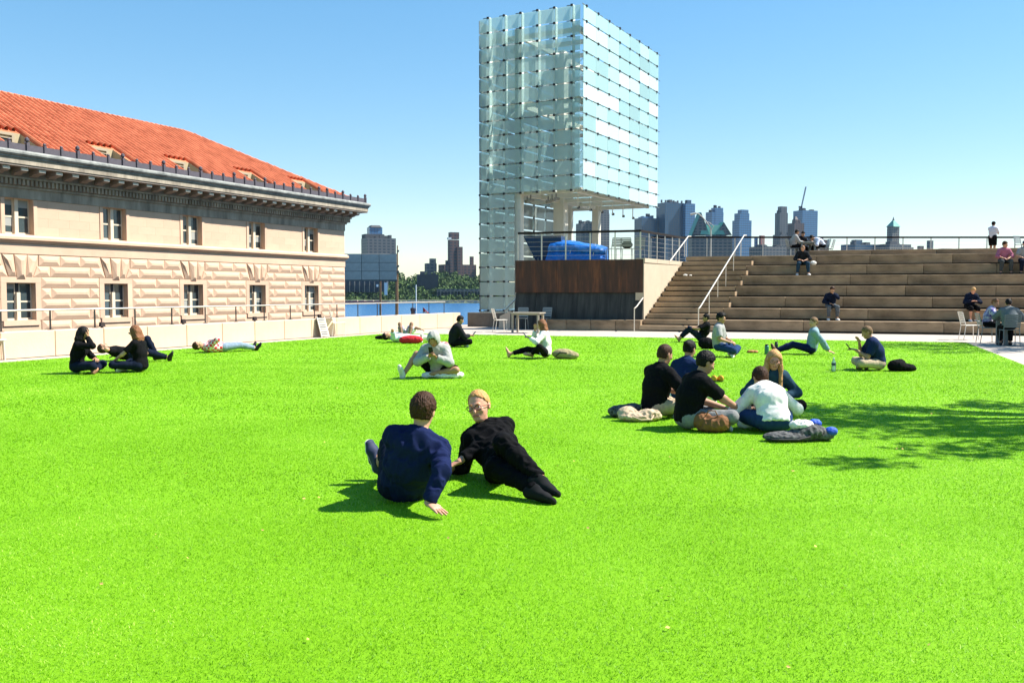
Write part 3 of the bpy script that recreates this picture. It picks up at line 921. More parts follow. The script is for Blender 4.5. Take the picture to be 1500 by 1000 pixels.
# ================================================================== FAR SHORE AND SKYLINE
m_shore=mat('shore_ground',(.07,.085,.04),.95,.3,.01)
mb=MB()
prof=[(930,-10.4),(945,-8.5),(985,-7),(1115,-6),(1140,10),(1300,14),(2380,14)]
xs_=[-2400,-1400,-600,-300,0,300,800,1600,2400]
for x in xs_: mb.v+=[(x,y,z) for y,z in prof]
npf=len(prof)
for i in range(len(xs_)-1):
    for j in range(npf-1): mb.f.append((i*npf+j,(i+1)*npf+j,(i+1)*npf+j+1,i*npf+j+1))
tag(mb.build('far_shore',m_shore),kind='structure')
def win_mat(name,wall,glass,sx,sz,fx=.6,fz=.55,rough=.5):
    """far facade: storeys and bays too small to tell apart, as a grid of two paints"""
    m=bpy.data.materials.new(name); m.use_nodes=True; t=m.node_tree; b=t.nodes['Principled BSDF']
    tc=t.nodes.new('ShaderNodeTexCoord'); sp=t.nodes.new('ShaderNodeSeparateXYZ'); t.links.new(tc.outputs['Object'],sp.inputs[0])
    def math_(op,a,b_=None):
        n=t.nodes.new('ShaderNodeMath'); n.operation=op
        for i,v in enumerate((a,b_)):
            if v is None: continue
            if isinstance(v,(int,float)): n.inputs[i].default_value=v
            else: t.links.new(v,n.inputs[i])
        return n.outputs[0]
    h=math_('ADD',sp.outputs[0],sp.outputs[1])
    a=math_('LESS_THAN',math_('FRACT',math_('DIVIDE',h,sx)),fx)
    c=math_('LESS_THAN',math_('FRACT',math_('DIVIDE',sp.outputs[2],sz)),fz)
    k=math_('MULTIPLY',a,c)
    g=t.nodes.new('ShaderNodeNewGeometry'); sn=t.nodes.new('ShaderNodeSeparateXYZ'); t.links.new(g.outputs['Normal'],sn.inputs[0])
    k=math_('MULTIPLY',k,math_('LESS_THAN',sn.outputs[2],.5))
    mx=t.nodes.new('ShaderNodeMix'); mx.data_type='RGBA'; mx.inputs[6].default_value=(*wall,1); mx.inputs[7].default_value=(*glass,1)
    t.links.new(k,mx.inputs[0]); t.links.new(mx.outputs[2],b.inputs['Base Color'])
    b.inputs['Roughness'].default_value=rough
    return m
m_brk=win_mat('far_brick',(.09,.05,.045),(.02,.028,.04),5,3.6)
m_gry=win_mat('far_grey',(.10,.105,.115),(.03,.045,.065),6,3.8)
m_tan=win_mat('far_tan',(.17,.155,.14),(.045,.055,.07),5,3.8)
m_glb=win_mat('far_glass_blue',(.06,.10,.17),(.06,.17,.34),4,3.8,.85,.7,.25)
m_gld=win_mat('far_glass_dark',(.05,.075,.11),(.025,.075,.15),4.5,3.8,.75,.7,.25)
m_drk=mat('far_roof',(.08,.08,.085),.9,.2,.02)
m_grn=mat('copper_green',(.12,.33,.27),.7,.2,.05)
def sky_thing(name,label,px,D,ya=25,grp='skyline across the river'):
    p=at(px,427,D)
    return thing(name,label,'building',(p.x,D,-9),R(ya),grp)
def W(dpx,D): return dpx*D/F_PX
def Zp(py,D): return EYE.z+(HZ-py)*D/F_PX+9          # height above the base at -9
def body(t,px0,px1,ytop,D,m,name='body',y0=0,dpt=None,shift=0,tpx=None):
    """a block whose silhouette covers px0..px1 up to ytop"""
    a=t.rotation_euler.z; w_=W(px1-px0,D); c_,s_=math.cos(a),math.sin(abs(a))
    s=w_/(c_+s_*.7); d=dpt or s*.7
    cx=at((px0+px1)/2,427,D).x-t.location.x
    lx,ly=cx*math.cos(-a)-shift*math.sin(-a),cx*math.sin(-a)+shift*math.cos(-a)
    o=MB().box((-s/2,-d/2,0),(s/2,d/2,Zp(ytop,D)-y0)).build(name,m,t); o.location=(lx,ly,y0)
    if w_>18 and name in ('body','tower','wing'):
        for q_ in range(3):
            rw=s*rng.uniform(.08,.22); x_=rng.uniform(-s/2+rw,s/2-rw); h_=rng.uniform(2,5.5)
            u_=MB().box((-rw/2,-d*.2,0),(rw/2,d*.1,h_)).build('roof_unit',m_drk,o); u_.location=(x_,rng.uniform(-.2,.2)*d,Zp(ytop,D)-y0)
    return o
def spire(t,px,wpx,y0,y1,D,m,name='spire_roof',top=.02):
    a=t.rotation_euler.z; cx=at(px,427,D).x-t.location.x; h=W(wpx,D)/2/1.2
    za,zb=Zp(y0,D),Zp(y1,D)
    o=MB().add([(-h,-h,za),(h,-h,za),(h,h,za),(-h,h,za)]+[(sx*h*top,sy*h*top,zb) for sx,sy in ((-1,-1),(1,-1),(1,1),(-1,1))],
      [(0,3,2,1),(4,5,6,7),(0,1,5,4),(1,2,6,5),(2,3,7,6),(3,0,4,7)]).build(name,m,t)
    o.location=(cx*math.cos(-a),cx*math.sin(-a),0)
# left group
t=sky_thing('office_block','broad grey block with glazed penthouse behind the billboard',555,1250)
body(t,529,581,350,1250,m_gry); body(t,530,564,344,1250,m_drk,'plant_storey'); body(t,538,561,334,1250,m_glb,'penthouse'); body(t,564,573,346,1250,m_drk,'stair_tower'); spire(t,549.5,20,334,331,1250,m_drk,'penthouse_roof',.7)
t=sky_thing('brick_tower','slim reddish brick tower rising above the far trees',667,1150)
body(t,656,673,352,1150,m_brk); body(t,657,673,341,1150,m_brk,'crown',Zp(351,1150)); body(t,668,678,362,1150,m_brk,'shoulder'); body(t,656,662,349,1150,mat('clock_white',(.5,.55,.6),.6),'clock_panel',Zp(352,1150),4,-9)
t=sky_thing('brick_block','low brick block left of the slim brick tower',634,1150)
body(t,622,640,386,1150,m_gry); body(t,629,639,379,1150,m_tan,'penthouse'); 
t=sky_thing('brick_terrace','long low brick terrace right of the slim brick tower',680,1160)
body(t,640,700,388,1160,m_brk,dpt=20); body(t,688,694,376,1160,m_brk,'chimney_block'); body(t,703,712,385,1160,m_brk,'end_block')
t=sky_thing('warehouse','dark flat warehouse among the far trees',626,1040,8)
body(t,610,643,402,1040,mat('far_dark_brick',(.05,.05,.055),.9,.2,.1),dpt=14)
t=sky_thing('waterfront_shed','long pale waterfront shed with open bays at the far bank',675,1000,3)
wsh=W(70,1000)
MB().box((-wsh/2,0,10.5),(wsh/2,14,13.2)).build('roof_slab',m_tan,t)
for k in range(15):
    x=-wsh/2+k*wsh/14.3
    MB().box((x,0,4),(x+1.0,1.2,10.5)).build('pier',m_tan,t)
MB().box((-wsh/2,6,3),(wsh/2,14,10.5)).build('back_wall',mat('shed_dark',(.05,.06,.08),.9),t)
MB().box((-wsh/2,-1,3.2),(wsh/2,14,4.2)).build('quay',m_tan,t)
t=sky_thing('pier_shed','dark pier shed with pale columns below the billboard',535,1000,0)
wsh=W(62,1000)
MB().box((-wsh/2,2,10),(wsh/2,16,22)).build('wall',mat('far_dark_blue',(.04,.055,.08),.8,.2,.1),t)
for k in range(9): MB().box((-wsh/2+k*wsh/8.5,0,10),(-wsh/2+k*wsh/8.5+.9,1.9,22)).build('column',m_tan,t)
# right group
SK_=[('tan_office','grey stone tower with stepped shoulder under the glass tower overhang',868,1500,[(868,892,314,m_tan),(869,891,309,m_gry),(843,870,329,m_gry),(849,866,326,m_tan)]),
 ('glass_slab','short blue glass slab left of the tallest construction tower',945,1500,[(929,963,321,m_gld),(934,955,319,m_glb)]),
 ('construction_tower','tallest dark glass tower with unfinished top above the stairs',988,1500,[(961,1000,299,m_gld),(996,1016,300,m_glb),(1001,1010,295,m_gld)]),
 ('slanted_tower','blue glass tower with slanted top behind the green roofed block',1047,1650,[(1033,1058,312,m_glb),(1040,1057,306,m_glb)]),
 ('stepped_glass_tower','pale blue glass tower with narrow stepped crown behind the right handrail',1086,1550,[(1072,1099,324,m_glb),(1074,1095,314,m_glb),(1078,1093,309,m_glb)]),
 ('stone_skyscraper','dark stone skyscraper with narrow square top left of the crane',1143,1700,[(1134,1152,313,m_gry),(1137,1150,304,m_gry),(1130,1156,345,m_gry)]),
 ('gothic_block','brownish stepped block with a pointed cupola in front of the wide glass tower',1164,1650,[(1153,1176,328,m_brk),(1158,1170,323,m_brk)]),
 ('wide_glass_tower','wide pale glass tower with crane on its roof',1178,1800,[(1161,1195,310,m_glb)]),
 ('clock_tower','lone tower with green pyramid roof right of the seating groups',1306,1500,[(1298,1315,332,m_tan),(1280,1330,359,m_gry),(1275,1332,363,m_tan)]),
 ('low_blue_block','low blue grey block left of the lone pyramid roofed tower',1260,1500,[(1232,1280,359,m_gld),(1245,1260,352,m_gld)]),
 ('distant_rooftops','small distant rooftops with a chimney tower right of the pyramid tower',1370,1700,[(1345,1397,368,m_gry),(1355,1364,353,m_gry),(1340,1349,361,m_brk),(1375,1390,365,m_gry)]),
 ('distant_dome','tiny distant domed roof near the standing person',1430,1700,[(1424,1437,371,m_gry)]),
 ('dark_lowrise','dark low block behind the railing right of the stairs',1120,1350,[(1098,1150,362,m_gry),(1103,1108,348,m_glb),(1109,1117,346,mat('far_red',(.35,.16,.15),.8))]),
 ('brown_lowrise','brown low block behind the railing beside the bent over diners',1200,1400,[(1172,1212,352,m_brk)]),
]
for nm,lab,px,D,bs in SK_:
    t=sky_thing(nm,lab,px,D)
    for i,(a,b,y,m) in enumerate(bs): body(t,a,b,y,D+i*2,m,['body','tower','wing','annex'][i],shift=-i*1.5)
    if nm=='clock_tower': spire(t,1306.5,17,333,322,D,m_grn); spire(t,1306.5,3,324,318,D,m_drk,'finial')
    if nm=='distant_dome': spire(t,1430,12,371,367,D,m_drk,'dome',.5)
    if nm=='gothic_block': spire(t,1163.5,8,324,318,D,m_brk,'cupola',.3)
    if nm=='slanted_tower':
        pass
    if nm=='construction_tower':
        for k in range(6):
            x=W(-26+k*7,D)
            MB().box((x,-3,Zp(299,D)),(x+2,-1,Zp(295,D))).build('scaffold_post',m_drk,t)
    if nm=='wide_glass_tower':
        cr=tag(thing('tower_crane','slim tower crane jib rising from the wide glass tower roof','crane',(at(1172,427,D).x,D,Zp(309,D)-9),0))
        MB().bar((0,0,0),(0,0,W(6,D)),3).build('mast',m_drk,cr)
        MB().bar((0,0,W(5,D)),(W(6,D),0,W(34,D)),2.2).build('jib',mat('crane_grey',(.35,.36,.38),.6),cr)
        MB().bar((0,0,W(4,D)),(-W(4,D),0,W(5,D)),3).build('counter_jib',m_drk,cr)
        MB().box((-4,-4,-2),(6,4,W(3,D))).build('cab',m_drk,cr)
t=sky_thing('green_gabled_block','broad dark block with green copper gables behind the lamp post',1040,1250,0)
D=1250
body(t,1010,1068,347,D,m_gry,dpt=30)
gm=MB()
def gx(p): return at(p,427,D).x-t.location.x
for a,b,y in ((1012,1034,314),(1046,1066,328)):
    za,zb=Zp(345,D),Zp(y,D); m_=(gx(a)+gx(b))/2
    gm.add([(gx(a),-12,za),(gx(b),-12,za),(m_,-12,zb),(gx(a),12,za),(gx(b),12,za),(m_,12,zb)],[(0,1,2),(5,4,3),(0,2,5,3),(2,1,4,5)])
gm.build('gable_wall',m_gry,t)
gr=MB()
for a,b,y in ((1010,1036,313),(1044,1068,327)):
    za,zb=Zp(346,D),Zp(y,D); m_=(gx(a)+gx(b))/2
    gr.add([(gx(a),-13,za),(m_,-13,zb),(m_,13,zb+1.5),(gx(a),13,za+1.5)],[(0,1,2,3)]).add([(gx(b),-13,za),(m_,-13,zb),(m_,13,zb+1.5),(gx(b),13,za+1.5)],[(0,3,2,1)])
gr.add([(gx(1022),-13.5,Zp(345,D)),(gx(1058),-13.5,Zp(345,D)),(gx(1052),-10,Zp(331,D)),(gx(1026),-10,Zp(331,D))],[(0,1,2,3)])
gr.build('green_roof',m_grn,t)

# far trees: a wooded bank, read as one mass
m_leaff=mat('far_foliage',(.045,.085,.022),.9,.5,.05,col2=(.10,.17,.04))
def crowns(cs,per,size):
    V=[];n=0
    for (x,y,z,r,h) in cs:
        d=nrng.normal(0,1,(per,3)); d/=np.linalg.norm(d,axis=1)[:,None]
        d*=(nrng.uniform(.55,1.0,per)**.5)[:,None]
        lump=1+.22*np.sin(d[:,0]*5+x)+.18*np.sin(d[:,2]*6+y)
        c=np.array([x,y,z])+d*np.array([r,r,h])*lump[:,None]
        a=nrng.normal(0,1,(per,3)); a/=np.linalg.norm(a,axis=1)[:,None]
        b=np.cross(a,nrng.normal(0,1,(per,3))); b/=np.linalg.norm(b,axis=1)[:,None]
        s=size*nrng.uniform(.6,1.3,(per,1))
        V.append(np.stack([c-a*s,c-b*s*.6,c+a*s,c+b*s*.6],1).reshape(-1,3))
    V=np.concatenate(V); return V,np.arange(len(V)).reshape(-1,4)
cs=[]
for k in range(430):
    px=rng.uniform(500,725); f_=rng.random(); D=985+125*f_
    top=433-(33+5*math.sin(px*.07))*f_+rng.uniform(-3,5)
    if 640<px<710 and D<1003: top=max(top,433)
    zt=EYE.z+(HZ-top)*D/F_PX; r=rng.uniform(5,9); h=rng.uniform(5,8)
    cs.append((at(px,427,D).x,D,zt-h,r,h))
    if D>1040: cs.append((at(px+4,427,D).x,D-6,zt-h-9,r,h))
for k in range(90):
    px=rng.uniform(940,1430); D=rng.uniform(990,1100); top=rng.uniform(384,404)
    zt=EYE.z+(HZ-top)*D/F_PX; cs.append((at(px,427,D).x,D,zt-7,8,7))
V,Fq=crowns(cs,170,1.5)
tag(link('wooded_bank',fast_mesh('wooded_bank',V,Fq),m_leaff),'dark green mass of trees on the far river bank','trees',kind='stuff')
mb=MB()
for k in range(420):
    px=rng.uniform(500,735); D=rng.uniform(936,960); p=at(px,427,D); s=rng.uniform(.7,2.0)
    mb.cbox((p.x,D,-9.6+rng.uniform(0,1.6)),(s*2,s,s))
tag(mb.build('riprap',mat('riprap_stone',(.30,.29,.28),.9,.3,.3)),'grey boulders along the far river bank','rocks',kind='stuff')
t=thing('barge','long dark red barge moored at the far bank','barge',(at(533,427,900).x,900,-10.2),0)
MB().add([(-18,-3,0),(18,-3,0),(20,3,0),(-18,3,0),(-20,-3,2.4),(21,-3,2.4),(23,3,2.4),(-20,3,2.4)],[(0,3,2,1),(4,5,6,7),(0,1,5,4),(1,2,6,5),(2,3,7,6),(3,0,4,7)]).build('hull',mat('barge_red',(.22,.05,.045),.7),t)
for x in (-10,-3,5,11): MB().box((x,-2,2.4),(x+4,2,3.4)).build('deck_cargo',mat('cargo_pale',(.45,.35,.32),.8),t)

# billboard on steel posts over the street edge
D=150
bbx=lambda p: at(p,427,D).x
t=thing('billboard','weathered grey panelled billboard on rusty posts beside the building','billboard',(bbx(545),D,0),0)
x0,x1=bbx(504)-bbx(545),bbx(581.5)-bbx(545); z0=Zp(410,D)-9; z1=Zp(372,D)-9
pw=(x1-x0)/3; ph=(z1-z0)/3
m_bb=mat('billboard_sheet',(.36,.335,.285),.7,.2,.6,.1,6,isl=.05)
for i in range(3):
    for j in range(3):
        piece('panel',boxmesh(pw-.07,.12,ph-.06,.02),m_bb,t,(x0+pw*(i+.5),0,z0+ph*j+.03))
MB().box((x0,.08,z0),(x1,.2,z1)).box((x0-.03,-.12,z0-.22),(x1+.05,.2,z0-.01)).build('frame',mat('bb_frame',(.09,.09,.085),.7),t)
m_rp=mat('rusty_post',(.28,.15,.07),.8,.3,1)
for p in (556.5,580): MB().box((bbx(p)-bbx(545)-.14,.22,-10),(bbx(p)-bbx(545)+.14,.5,z0+.5)).build('post',m_rp,t)
MB().tube([(bbx(582.5)-bbx(545),.1,-10),(bbx(582.5)-bbx(545),.1,Zp(360,D)-9)],.09,6).build('mast',m_rp,t)
for z in (398,390,368): MB().cbox((bbx(582.5)-bbx(545)+.12,0,Zp(z,D)-9),(.28,.2,.3)).build('mast_lamp',m_drk,t)
MB().bar((bbx(556)-bbx(545),.3,-3),(bbx(580)-bbx(545),.3,-5.5),.1).build('brace',m_rp,t)
MB().box((bbx(563)-bbx(545),-.1,Zp(432,D)-9),(bbx(567.5)-bbx(545),0,Zp(414,D)-9)).build('hanging_sign',mat('sign_white',(.7,.7,.68),.7),t)
MB().tube([(bbx(552.5)-bbx(545),.3,Zp(420,D)-9),(bbx(552.5)-bbx(545),.3,Zp(416.5,D)-9)],[.2,.2],8).build('lamp_globe',MATS['sign_white'],t)
t=thing('flagpole','thin pale flagpole standing beyond the parapet','flagpole',(at(609.5,427,140).x,140,-10),0)
MB().tube([(0,0,0),(0,0,10+Zp(417,140)-9)],.07,6).build('pole',MATS['sign_white'],t)
for i,(px,y0,y1,c,lab) in enumerate(((605,460,450,(.02,.03,.07),'small dark blue bollard cap beyond the parapet'),(622.5,460,450,(.6,.05,.06),'small red and white flag beyond the parapet'))):
    p=at(px,427,60)
    t=thing('pennant' if i else 'bollard',lab,'flag' if i else 'bollard',(p.x,60,-.02),0)
    za,zb=Zp(y0,60)-9,Zp(y1,60)-9
    if i:
        MB().tube([(-.12,0,-10),(-.12,0,zb)],.02,6).build('staff',m_dkmetal,t)
        MB().add([(-.1,0,zb),(.22,.05,za+.1),(.22,.08,za-.05),(-.1,.02,za+.16),(-.1,.03,zb),(.22,.08,za+.1),(.22,.11,za-.05),(-.1,.05,za+.16)],[(0,3,2,1),(4,5,6,7),(0,1,5,4),(1,2,6,5),(2,3,7,6),(3,0,4,7)]).build('cloth',mat('flag_red',c,.8),t)
        MB().bar((.0,-.01,zb-.22),(.2,.03,za-.02),.05,.1).build('white_stripe',MATS['sign_white'],t)
    else:
        MB().lathe([(.14,-10),(.14,zb-.2),(.18,zb-.2),(.18,zb-.05),(.12,zb)],n=10).build('post',mat('boll_blue',c,.6),t)

# trees that stand right of the frame and shade the lawn
def tree(name,label,x,y,H,clusters,seed):
    r_=random.Random(seed); t=thing(name,label,'tree',(x,y,0),0,'trees at the right edge of the lawn')
    mb=MB(); mb.tube([(0,0,-.05),(.05,.02,H*.3),(0,.05,H*.55)],[.13,.10,.07],9)
    for (cx,cy,cz,r,h) in clusters:
        mb.tube([(0,.03,H*.45),(cx*.5,cy*.5,(H*.5+cz)*.5+.2),(cx,cy,cz)],[.05,.035,.012],6)
    mb.build('trunk',mat('bark',(.10,.075,.055),.95,.3,8,.4),t)
    V,Fq=crowns(clusters,120,.075)
    link('crown',fast_mesh('crown',V,Fq),mat('leaf',(.05,.11,.02),.7,.4,3,transl=.25),t)
def cl(seed,n,rx,ry,z0,z1,r0,r1):
    q=random.Random(seed); return [(q.uniform(-rx,rx),q.uniform(-ry,ry),q.uniform(z0,z1),q.uniform(r0,r1),q.uniform(.2,.4)) for _ in range(n)]
# ================================================================== PEOPLE: bodies grown from joints as one smooth surface
def A_(v): return np.array(v,np.float32)
def nz(v):
    v=np.asarray(v,np.float64); return v/max(1e-9,np.linalg.norm(v))
def s_cap(P,a,b,r0,r1):
    a=A_(a); ab=A_(b)-a; q=P-a; t=np.clip(q@ab/max(1e-9,float(ab@ab)),0,1)
    q=q-t[:,None]*ab
    return np.sqrt((q*q).sum(1))-(r0+(r1-r0)*t)
def s_ecap(P,a,b,e0,e1,lat):
    """capsule with elliptic section: e=(half width along lat, half depth)"""
    a=A_(a); ab=A_(b)-a; q=P-a; t=np.clip(q@ab/max(1e-9,float(ab@ab)),0,1)
    q=q-t[:,None]*ab; ql=q@A_(lat); rest=np.maximum((q*q).sum(1)-ql*ql,0)
    rl=e0[0]+(e1[0]-e0[0])*t; rd=e0[1]+(e1[1]-e0[1])*t
    k=np.sqrt((ql/rl)**2+rest/rd**2)
    return (k-1)*np.minimum(rl,rd)
def s_ell(P,c,r,ax):
    q=(P-A_(c))@A_(ax).T; r=A_(r)
    k0=np.sqrt(((q/r)**2).sum(1)); k1=np.sqrt(((q/(r*r))**2).sum(1))
    return k0*(k0-1)/np.maximum(k1,1e-6)
def smin(a,b,k):
    h=np.clip(.5+.5*(b-a)/k,0,1)
    return b*(1-h)+a*h-k*h*(1-h)
def s_plane(P,p,n): return (P-A_(p))@A_(nz(n))
_wk=np.random.default_rng(5)
_WD=[(nz(_wk.normal(0,1,3))*2*np.pi/l,_wk.uniform(0,6)) for l in (.16,.12,.10,.085,.07)]
_WQ=[nz(_wk.normal(0,1,3))*2*np.pi/.23 for _ in _WD]
def wrinkle(P,amp,sc=1.0):
    o=np.zeros(len(P),np.float32)
    for (k,ph),q in zip(_WD,_WQ):
        o+=np.sin(P@A_(k*sc)+ph+1.6*np.sin(P@A_(q*sc)+ph*2))
    o=1-np.abs(o)/2.2                       # ridged: soft folds with creases
    return amp*o
def surfnet(f,lo,hi,h,slack=1.6):
    lo=np.asarray(lo,np.float64)-2*h; hi=np.asarray(hi,np.float64)+2*h
    B=4
    n=(np.ceil((hi-lo)/(h*B)).astype(int))*B+1
    nb=(n-1)//B
    ci=np.stack(np.meshgrid(*[np.arange(k) for k in nb],indexing='ij'),-1).reshape(-1,3)
    cc=(lo+(ci+.5)*B*h).astype(np.float32)
    cd=f(cc)
    act=np.abs(cd)<B*h*.87*slack
    D=np.ones(n,np.float32)
    neg=ci[~act&(cd<0)]
    for x,y,z in neg: D[x*B:x*B+B+1,y*B:y*B+B+1,z*B:z*B+B+1]=-1
    m=np.zeros(n,bool)
    for x,y,z in ci[act]: m[x*B:x*B+B+1,y*B:y*B+B+1,z*B:z*B+B+1]=True
    idx=np.argwhere(m)
    D[m]=f((lo+idx*h).astype(np.float32))
    S=D<0
    sl=lambda a,d:a[d[0]:a.shape[0]-1+d[0],d[1]:a.shape[1]-1+d[1],d[2]:a.shape[2]-1+d[2]]
    cor=[(i,j,k) for i in (0,1) for j in (0,1) for k in (0,1)]
    cnt=sum(sl(S,c).astype(np.int8) for c in cor)
    actv=(cnt>0)&(cnt<8)
    cells=np.argwhere(actv)
    if len(cells)==0: return np.zeros((0,3)),np.zeros((0,4),int)
    vid=np.full(actv.shape,-1,np.int64); vid[actv]=np.arange(len(cells))
    acc=np.zeros((len(cells),3)); num=np.zeros(len(cells))
    for c in cor:
        for ax in range(3):
            if c[ax]==0:
                d=list(c); d[ax]=1
                f0=sl(D,c)[actv]; f1=sl(D,tuple(d))[actv]
                x=(f0<0)!=(f1<0)
                t=np.where(x,f0/np.where(x,f0-f1,1),0)
                p=np.tile(np.array(c,float),(len(cells),1)); p[:,ax]+=t
                acc+=p*x[:,None]; num+=x
    V=lo+(cells+acc/num[:,None])*h
    quads=[]
    for ax in range(3):
        a1,a2=(ax+1)%3,(ax+2)%3
        s0=[slice(None)]*3; s1=[slice(None)]*3
        s0[ax]=slice(0,-1); s1[ax]=slice(1,None)
        for a in (a1,a2): s0[a]=slice(1,-1); s1[a]=slice(1,-1)
        A,Bq=S[tuple(s0)],S[tuple(s1)]
        for flip in (0,1):
            e=np.argwhere((A&~Bq) if not flip else (~A&Bq))
            if len(e)==0: continue
            e=e.copy(); e[:,a1]+=1; e[:,a2]+=1
            def g(d1,d2):
                q=e.copy(); q[:,a1]-=d1; q[:,a2]-=d2
                return vid[q[:,0],q[:,1],q[:,2]]
            q=np.stack([g(1,1),g(0,1),g(0,0),g(1,0)],1)
            if flip: q=q[:,::-1]
            quads.append(q)
    Q=np.concatenate(quads); Q=Q[(Q>=0).all(1)]
    return V,Q
def sdf_obj(name,f,lo,hi,h,m,parent,slack=1.6):
    V,Q=surfnet(f,lo,hi,h,slack)
    if len(Q)==0: return None
    return link(name,fast_mesh(name,V,Q),m,parent,True)
def join_vq(parts):
    o=0; Vs=[];Qs=[]
    for V,Q in parts:
        if len(Q)==0: continue
        Vs.append(V);Qs.append(Q+o);o+=len(V)
    return np.concatenate(Vs),np.concatenate(Qs)
def ik(a,b,l1,l2,pole):
    a=np.asarray(a,float); b=np.asarray(b,float); d=b-a; L=np.linalg.norm(d)
    mx=(l1+l2)*.998
    if L>mx: b=a+d/L*mx; d=b-a; L=mx
    L=max(L,abs(l1-l2)+.02)
    x=(l1*l1-l2*l2+L*L)/(2*L); hgt=math.sqrt(max(0,l1*l1-x*x)); dn=nz(d)
    p=np.asarray(pole,float); p=p-dn*(p@dn); p=nz(p)
    return a+dn*x+p*hgt,b

SKIN=dict(light=(.52,.28,.18),fair=(.60,.295,.19),tan=(.38,.20,.115),brown=(.26,.14,.085),dark=(.13,.07,.045))
def skin_m(k): return mat('skin_'+k,SKIN[k],.55,.08,25,.08,120,spec=.35)
def cloth(name,c,rough=.9): return mat('cloth_'+name,c,rough,.14,22,.25,240,spec=.08)
def hair_m(name,c): return mat('hair_'+name,c,.6,.4,60,.5,90,spec=.15,stretch=(1,1,.35))

def person(label,loc,yaw,p,k,D,group=None):
    """p: pose (joints in the person's own frame, facing +Y, right hand +X); k: look; D: distance that sets the mesh fineness"""
    t=thing('person',label,'person',tuple(loc),R(yaw),group)
    h=.0095 if D<8.5 else .0125 if D<13 else .017 if D<24 else .022 if D<32 else .026
    hh=.0055 if D<8.5 else .007 if D<13 else .010 if D<24 else .014
    sc=k.get('sc',1.0); fem=k.get('fem',0)
    pel=np.array(p.get('pel',(0,0,.12)),float)
    def leanv(fw,sd): 
        f,s_=R(fw),R(sd); return nz((math.sin(s_),math.sin(f)*math.cos(s_),math.cos(f)*math.cos(s_)))
    ln=p.get('lean',(5,12,0))
    s1=nz(p['s1']) if 's1' in p else leanv(ln[0],ln[2]); s2=nz(p['s2']) if 's2' in p else leanv(ln[1],ln[2])
    chest=pel+s1*.235*sc; S=chest+s2*.215*sc
    hl=nz(p.get('hlat',(1,0,0))); sl_=nz(p.get('slat',(1,0,0)))
    hl=nz(hl-s1*(hl@s1)*.8); sl_=nz(sl_-s2*(sl_@s2))
    fwd=np.cross(s2,sl_)
    bw=k.get('bulk',1.0)
    sw=(.142 if fem else .165)*sc*bw; hw=(.098 if fem else .088)*sc
    sdrop=.045
    shR=S+sl_*sw-s2*sdrop+fwd*p.get('roundR',p.get('round',0)); shL=S-sl_*sw-s2*sdrop+fwd*p.get('roundL',p.get('round',0))
    hipR=pel+hl*hw; hipL=pel-hl*hw
    ak=k.get('arm',1.0); lt,lsn,la,lf=.43*sc,.42*sc,.285*sc*ak,.25*sc*ak
    kR,aR=ik(hipR,p['aR'],lt,lsn,p.get('kR',(0,0,1))); kL,aL=ik(hipL,p['aL'],lt,lsn,p.get('kL',(0,0,1)))
    eR,wR=ik(shR,p['wR'],la,lf,p.get('eR',(.6,-.5,-.6))); eL,wL=ik(shL,p['wL'],la,lf,p.get('eL',(-.6,-.5,-.6)))
    nd=nz(p.get('neck',tuple(s2*.85+np.array((0,.0,.5))+fwd*.12)))
    nb=S+s2*.01
    # head frame
    hu=nz(p.get('hup',nd)); hf=np.array(p.get('hface',fwd),float); hf=nz(hf-hu*(hf@hu)); hr=np.cross(hf,hu)
    hs=k.get('hs',1.0)*(.96 if fem else 1.0)
    hc=nb+nd*.068*sc+hu*.105*hs+hf*.012
    HX=np.stack([hr,hf,hu])
    def H(x,y,z): return hc+(hr*x+hf*y+hu*z)*hs
    ra=(.040 if fem else .047)*sc*bw; rl=(.082 if fem else .086)*sc
    wa=(.118,.088) if fem else (.142,.105); ca=(.138,.098) if fem else (.165,.112)
    wa=(wa[0]*bw,wa[1]*bw); ca=(ca[0]*bw,ca[1]*bw)
    # ---- distance fields
    def torso(P,g=0.0):
        d=s_ecap(P,hipL*.6+pel*.4,hipR*.6+pel*.4,(.09+g,.105+g),(.09+g,.105+g),hl) if False else s_ecap(P,pel-s1*.005,pel+s1*.05,((.165 if fem else .155)*sc+g,.108*sc+g),(.150*sc+g,.105*sc+g),hl)
        d=smin(d,s_ecap(P,pel+s1*.08,chest,(wa[0]*sc+g,wa[1]*sc+g),(wa[0]*sc+.006+g,wa[1]*sc+g),nz(hl+sl_)),.05)
        d=smin(d,s_ecap(P,chest,S-s2*.07,(ca[0]*sc*.96+g,ca[1]*sc+g),(ca[0]*sc+g,ca[1]*sc*.93+g),sl_),.06)
        tr=S+s2*.005
        d=smin(d,s_cap(P,tr,shR+s2*.006,.056*sc+g,.046*sc+g),.05); d=smin(d,s_cap(P,tr,shL+s2*.006,.056*sc+g,.046*sc+g),.05)
        if fem:
            for s in (-1,1): d=smin(d,s_ell(P,chest+s2*.06+sl_*s*.065+fwd*.085,(.055+g,.05+g,.055+g),np.eye(3)),.04)
        return d
    def arm(P,s,e,w_,g=0.0,full=True):
        d=s_cap(P,s,e,ra*1.12+g,ra*.92+g)
        if full: d=smin(d,s_cap(P,e,w_,ra*.93+g,ra*.60+g),.02)
        return d
    def leg(P,hp,kn,an,g=0.0,full=True):
        d=s_cap(P,hp,kn,rl+g,rl*.68+g)
        if full:
            cm=kn+(an-kn)*.33
            d=smin(d,smin(s_cap(P,kn,cm,rl*.66+g,rl*.66+g),s_cap(P,cm,an,rl*.64+g,rl*.43+g),.03),.03)
        return d
    def neck(P,g=0.0): return s_cap(P,nb-nd*.03,nb+nd*.08,(.047 if fem else .056)+g,(.044 if fem else .053)+g)
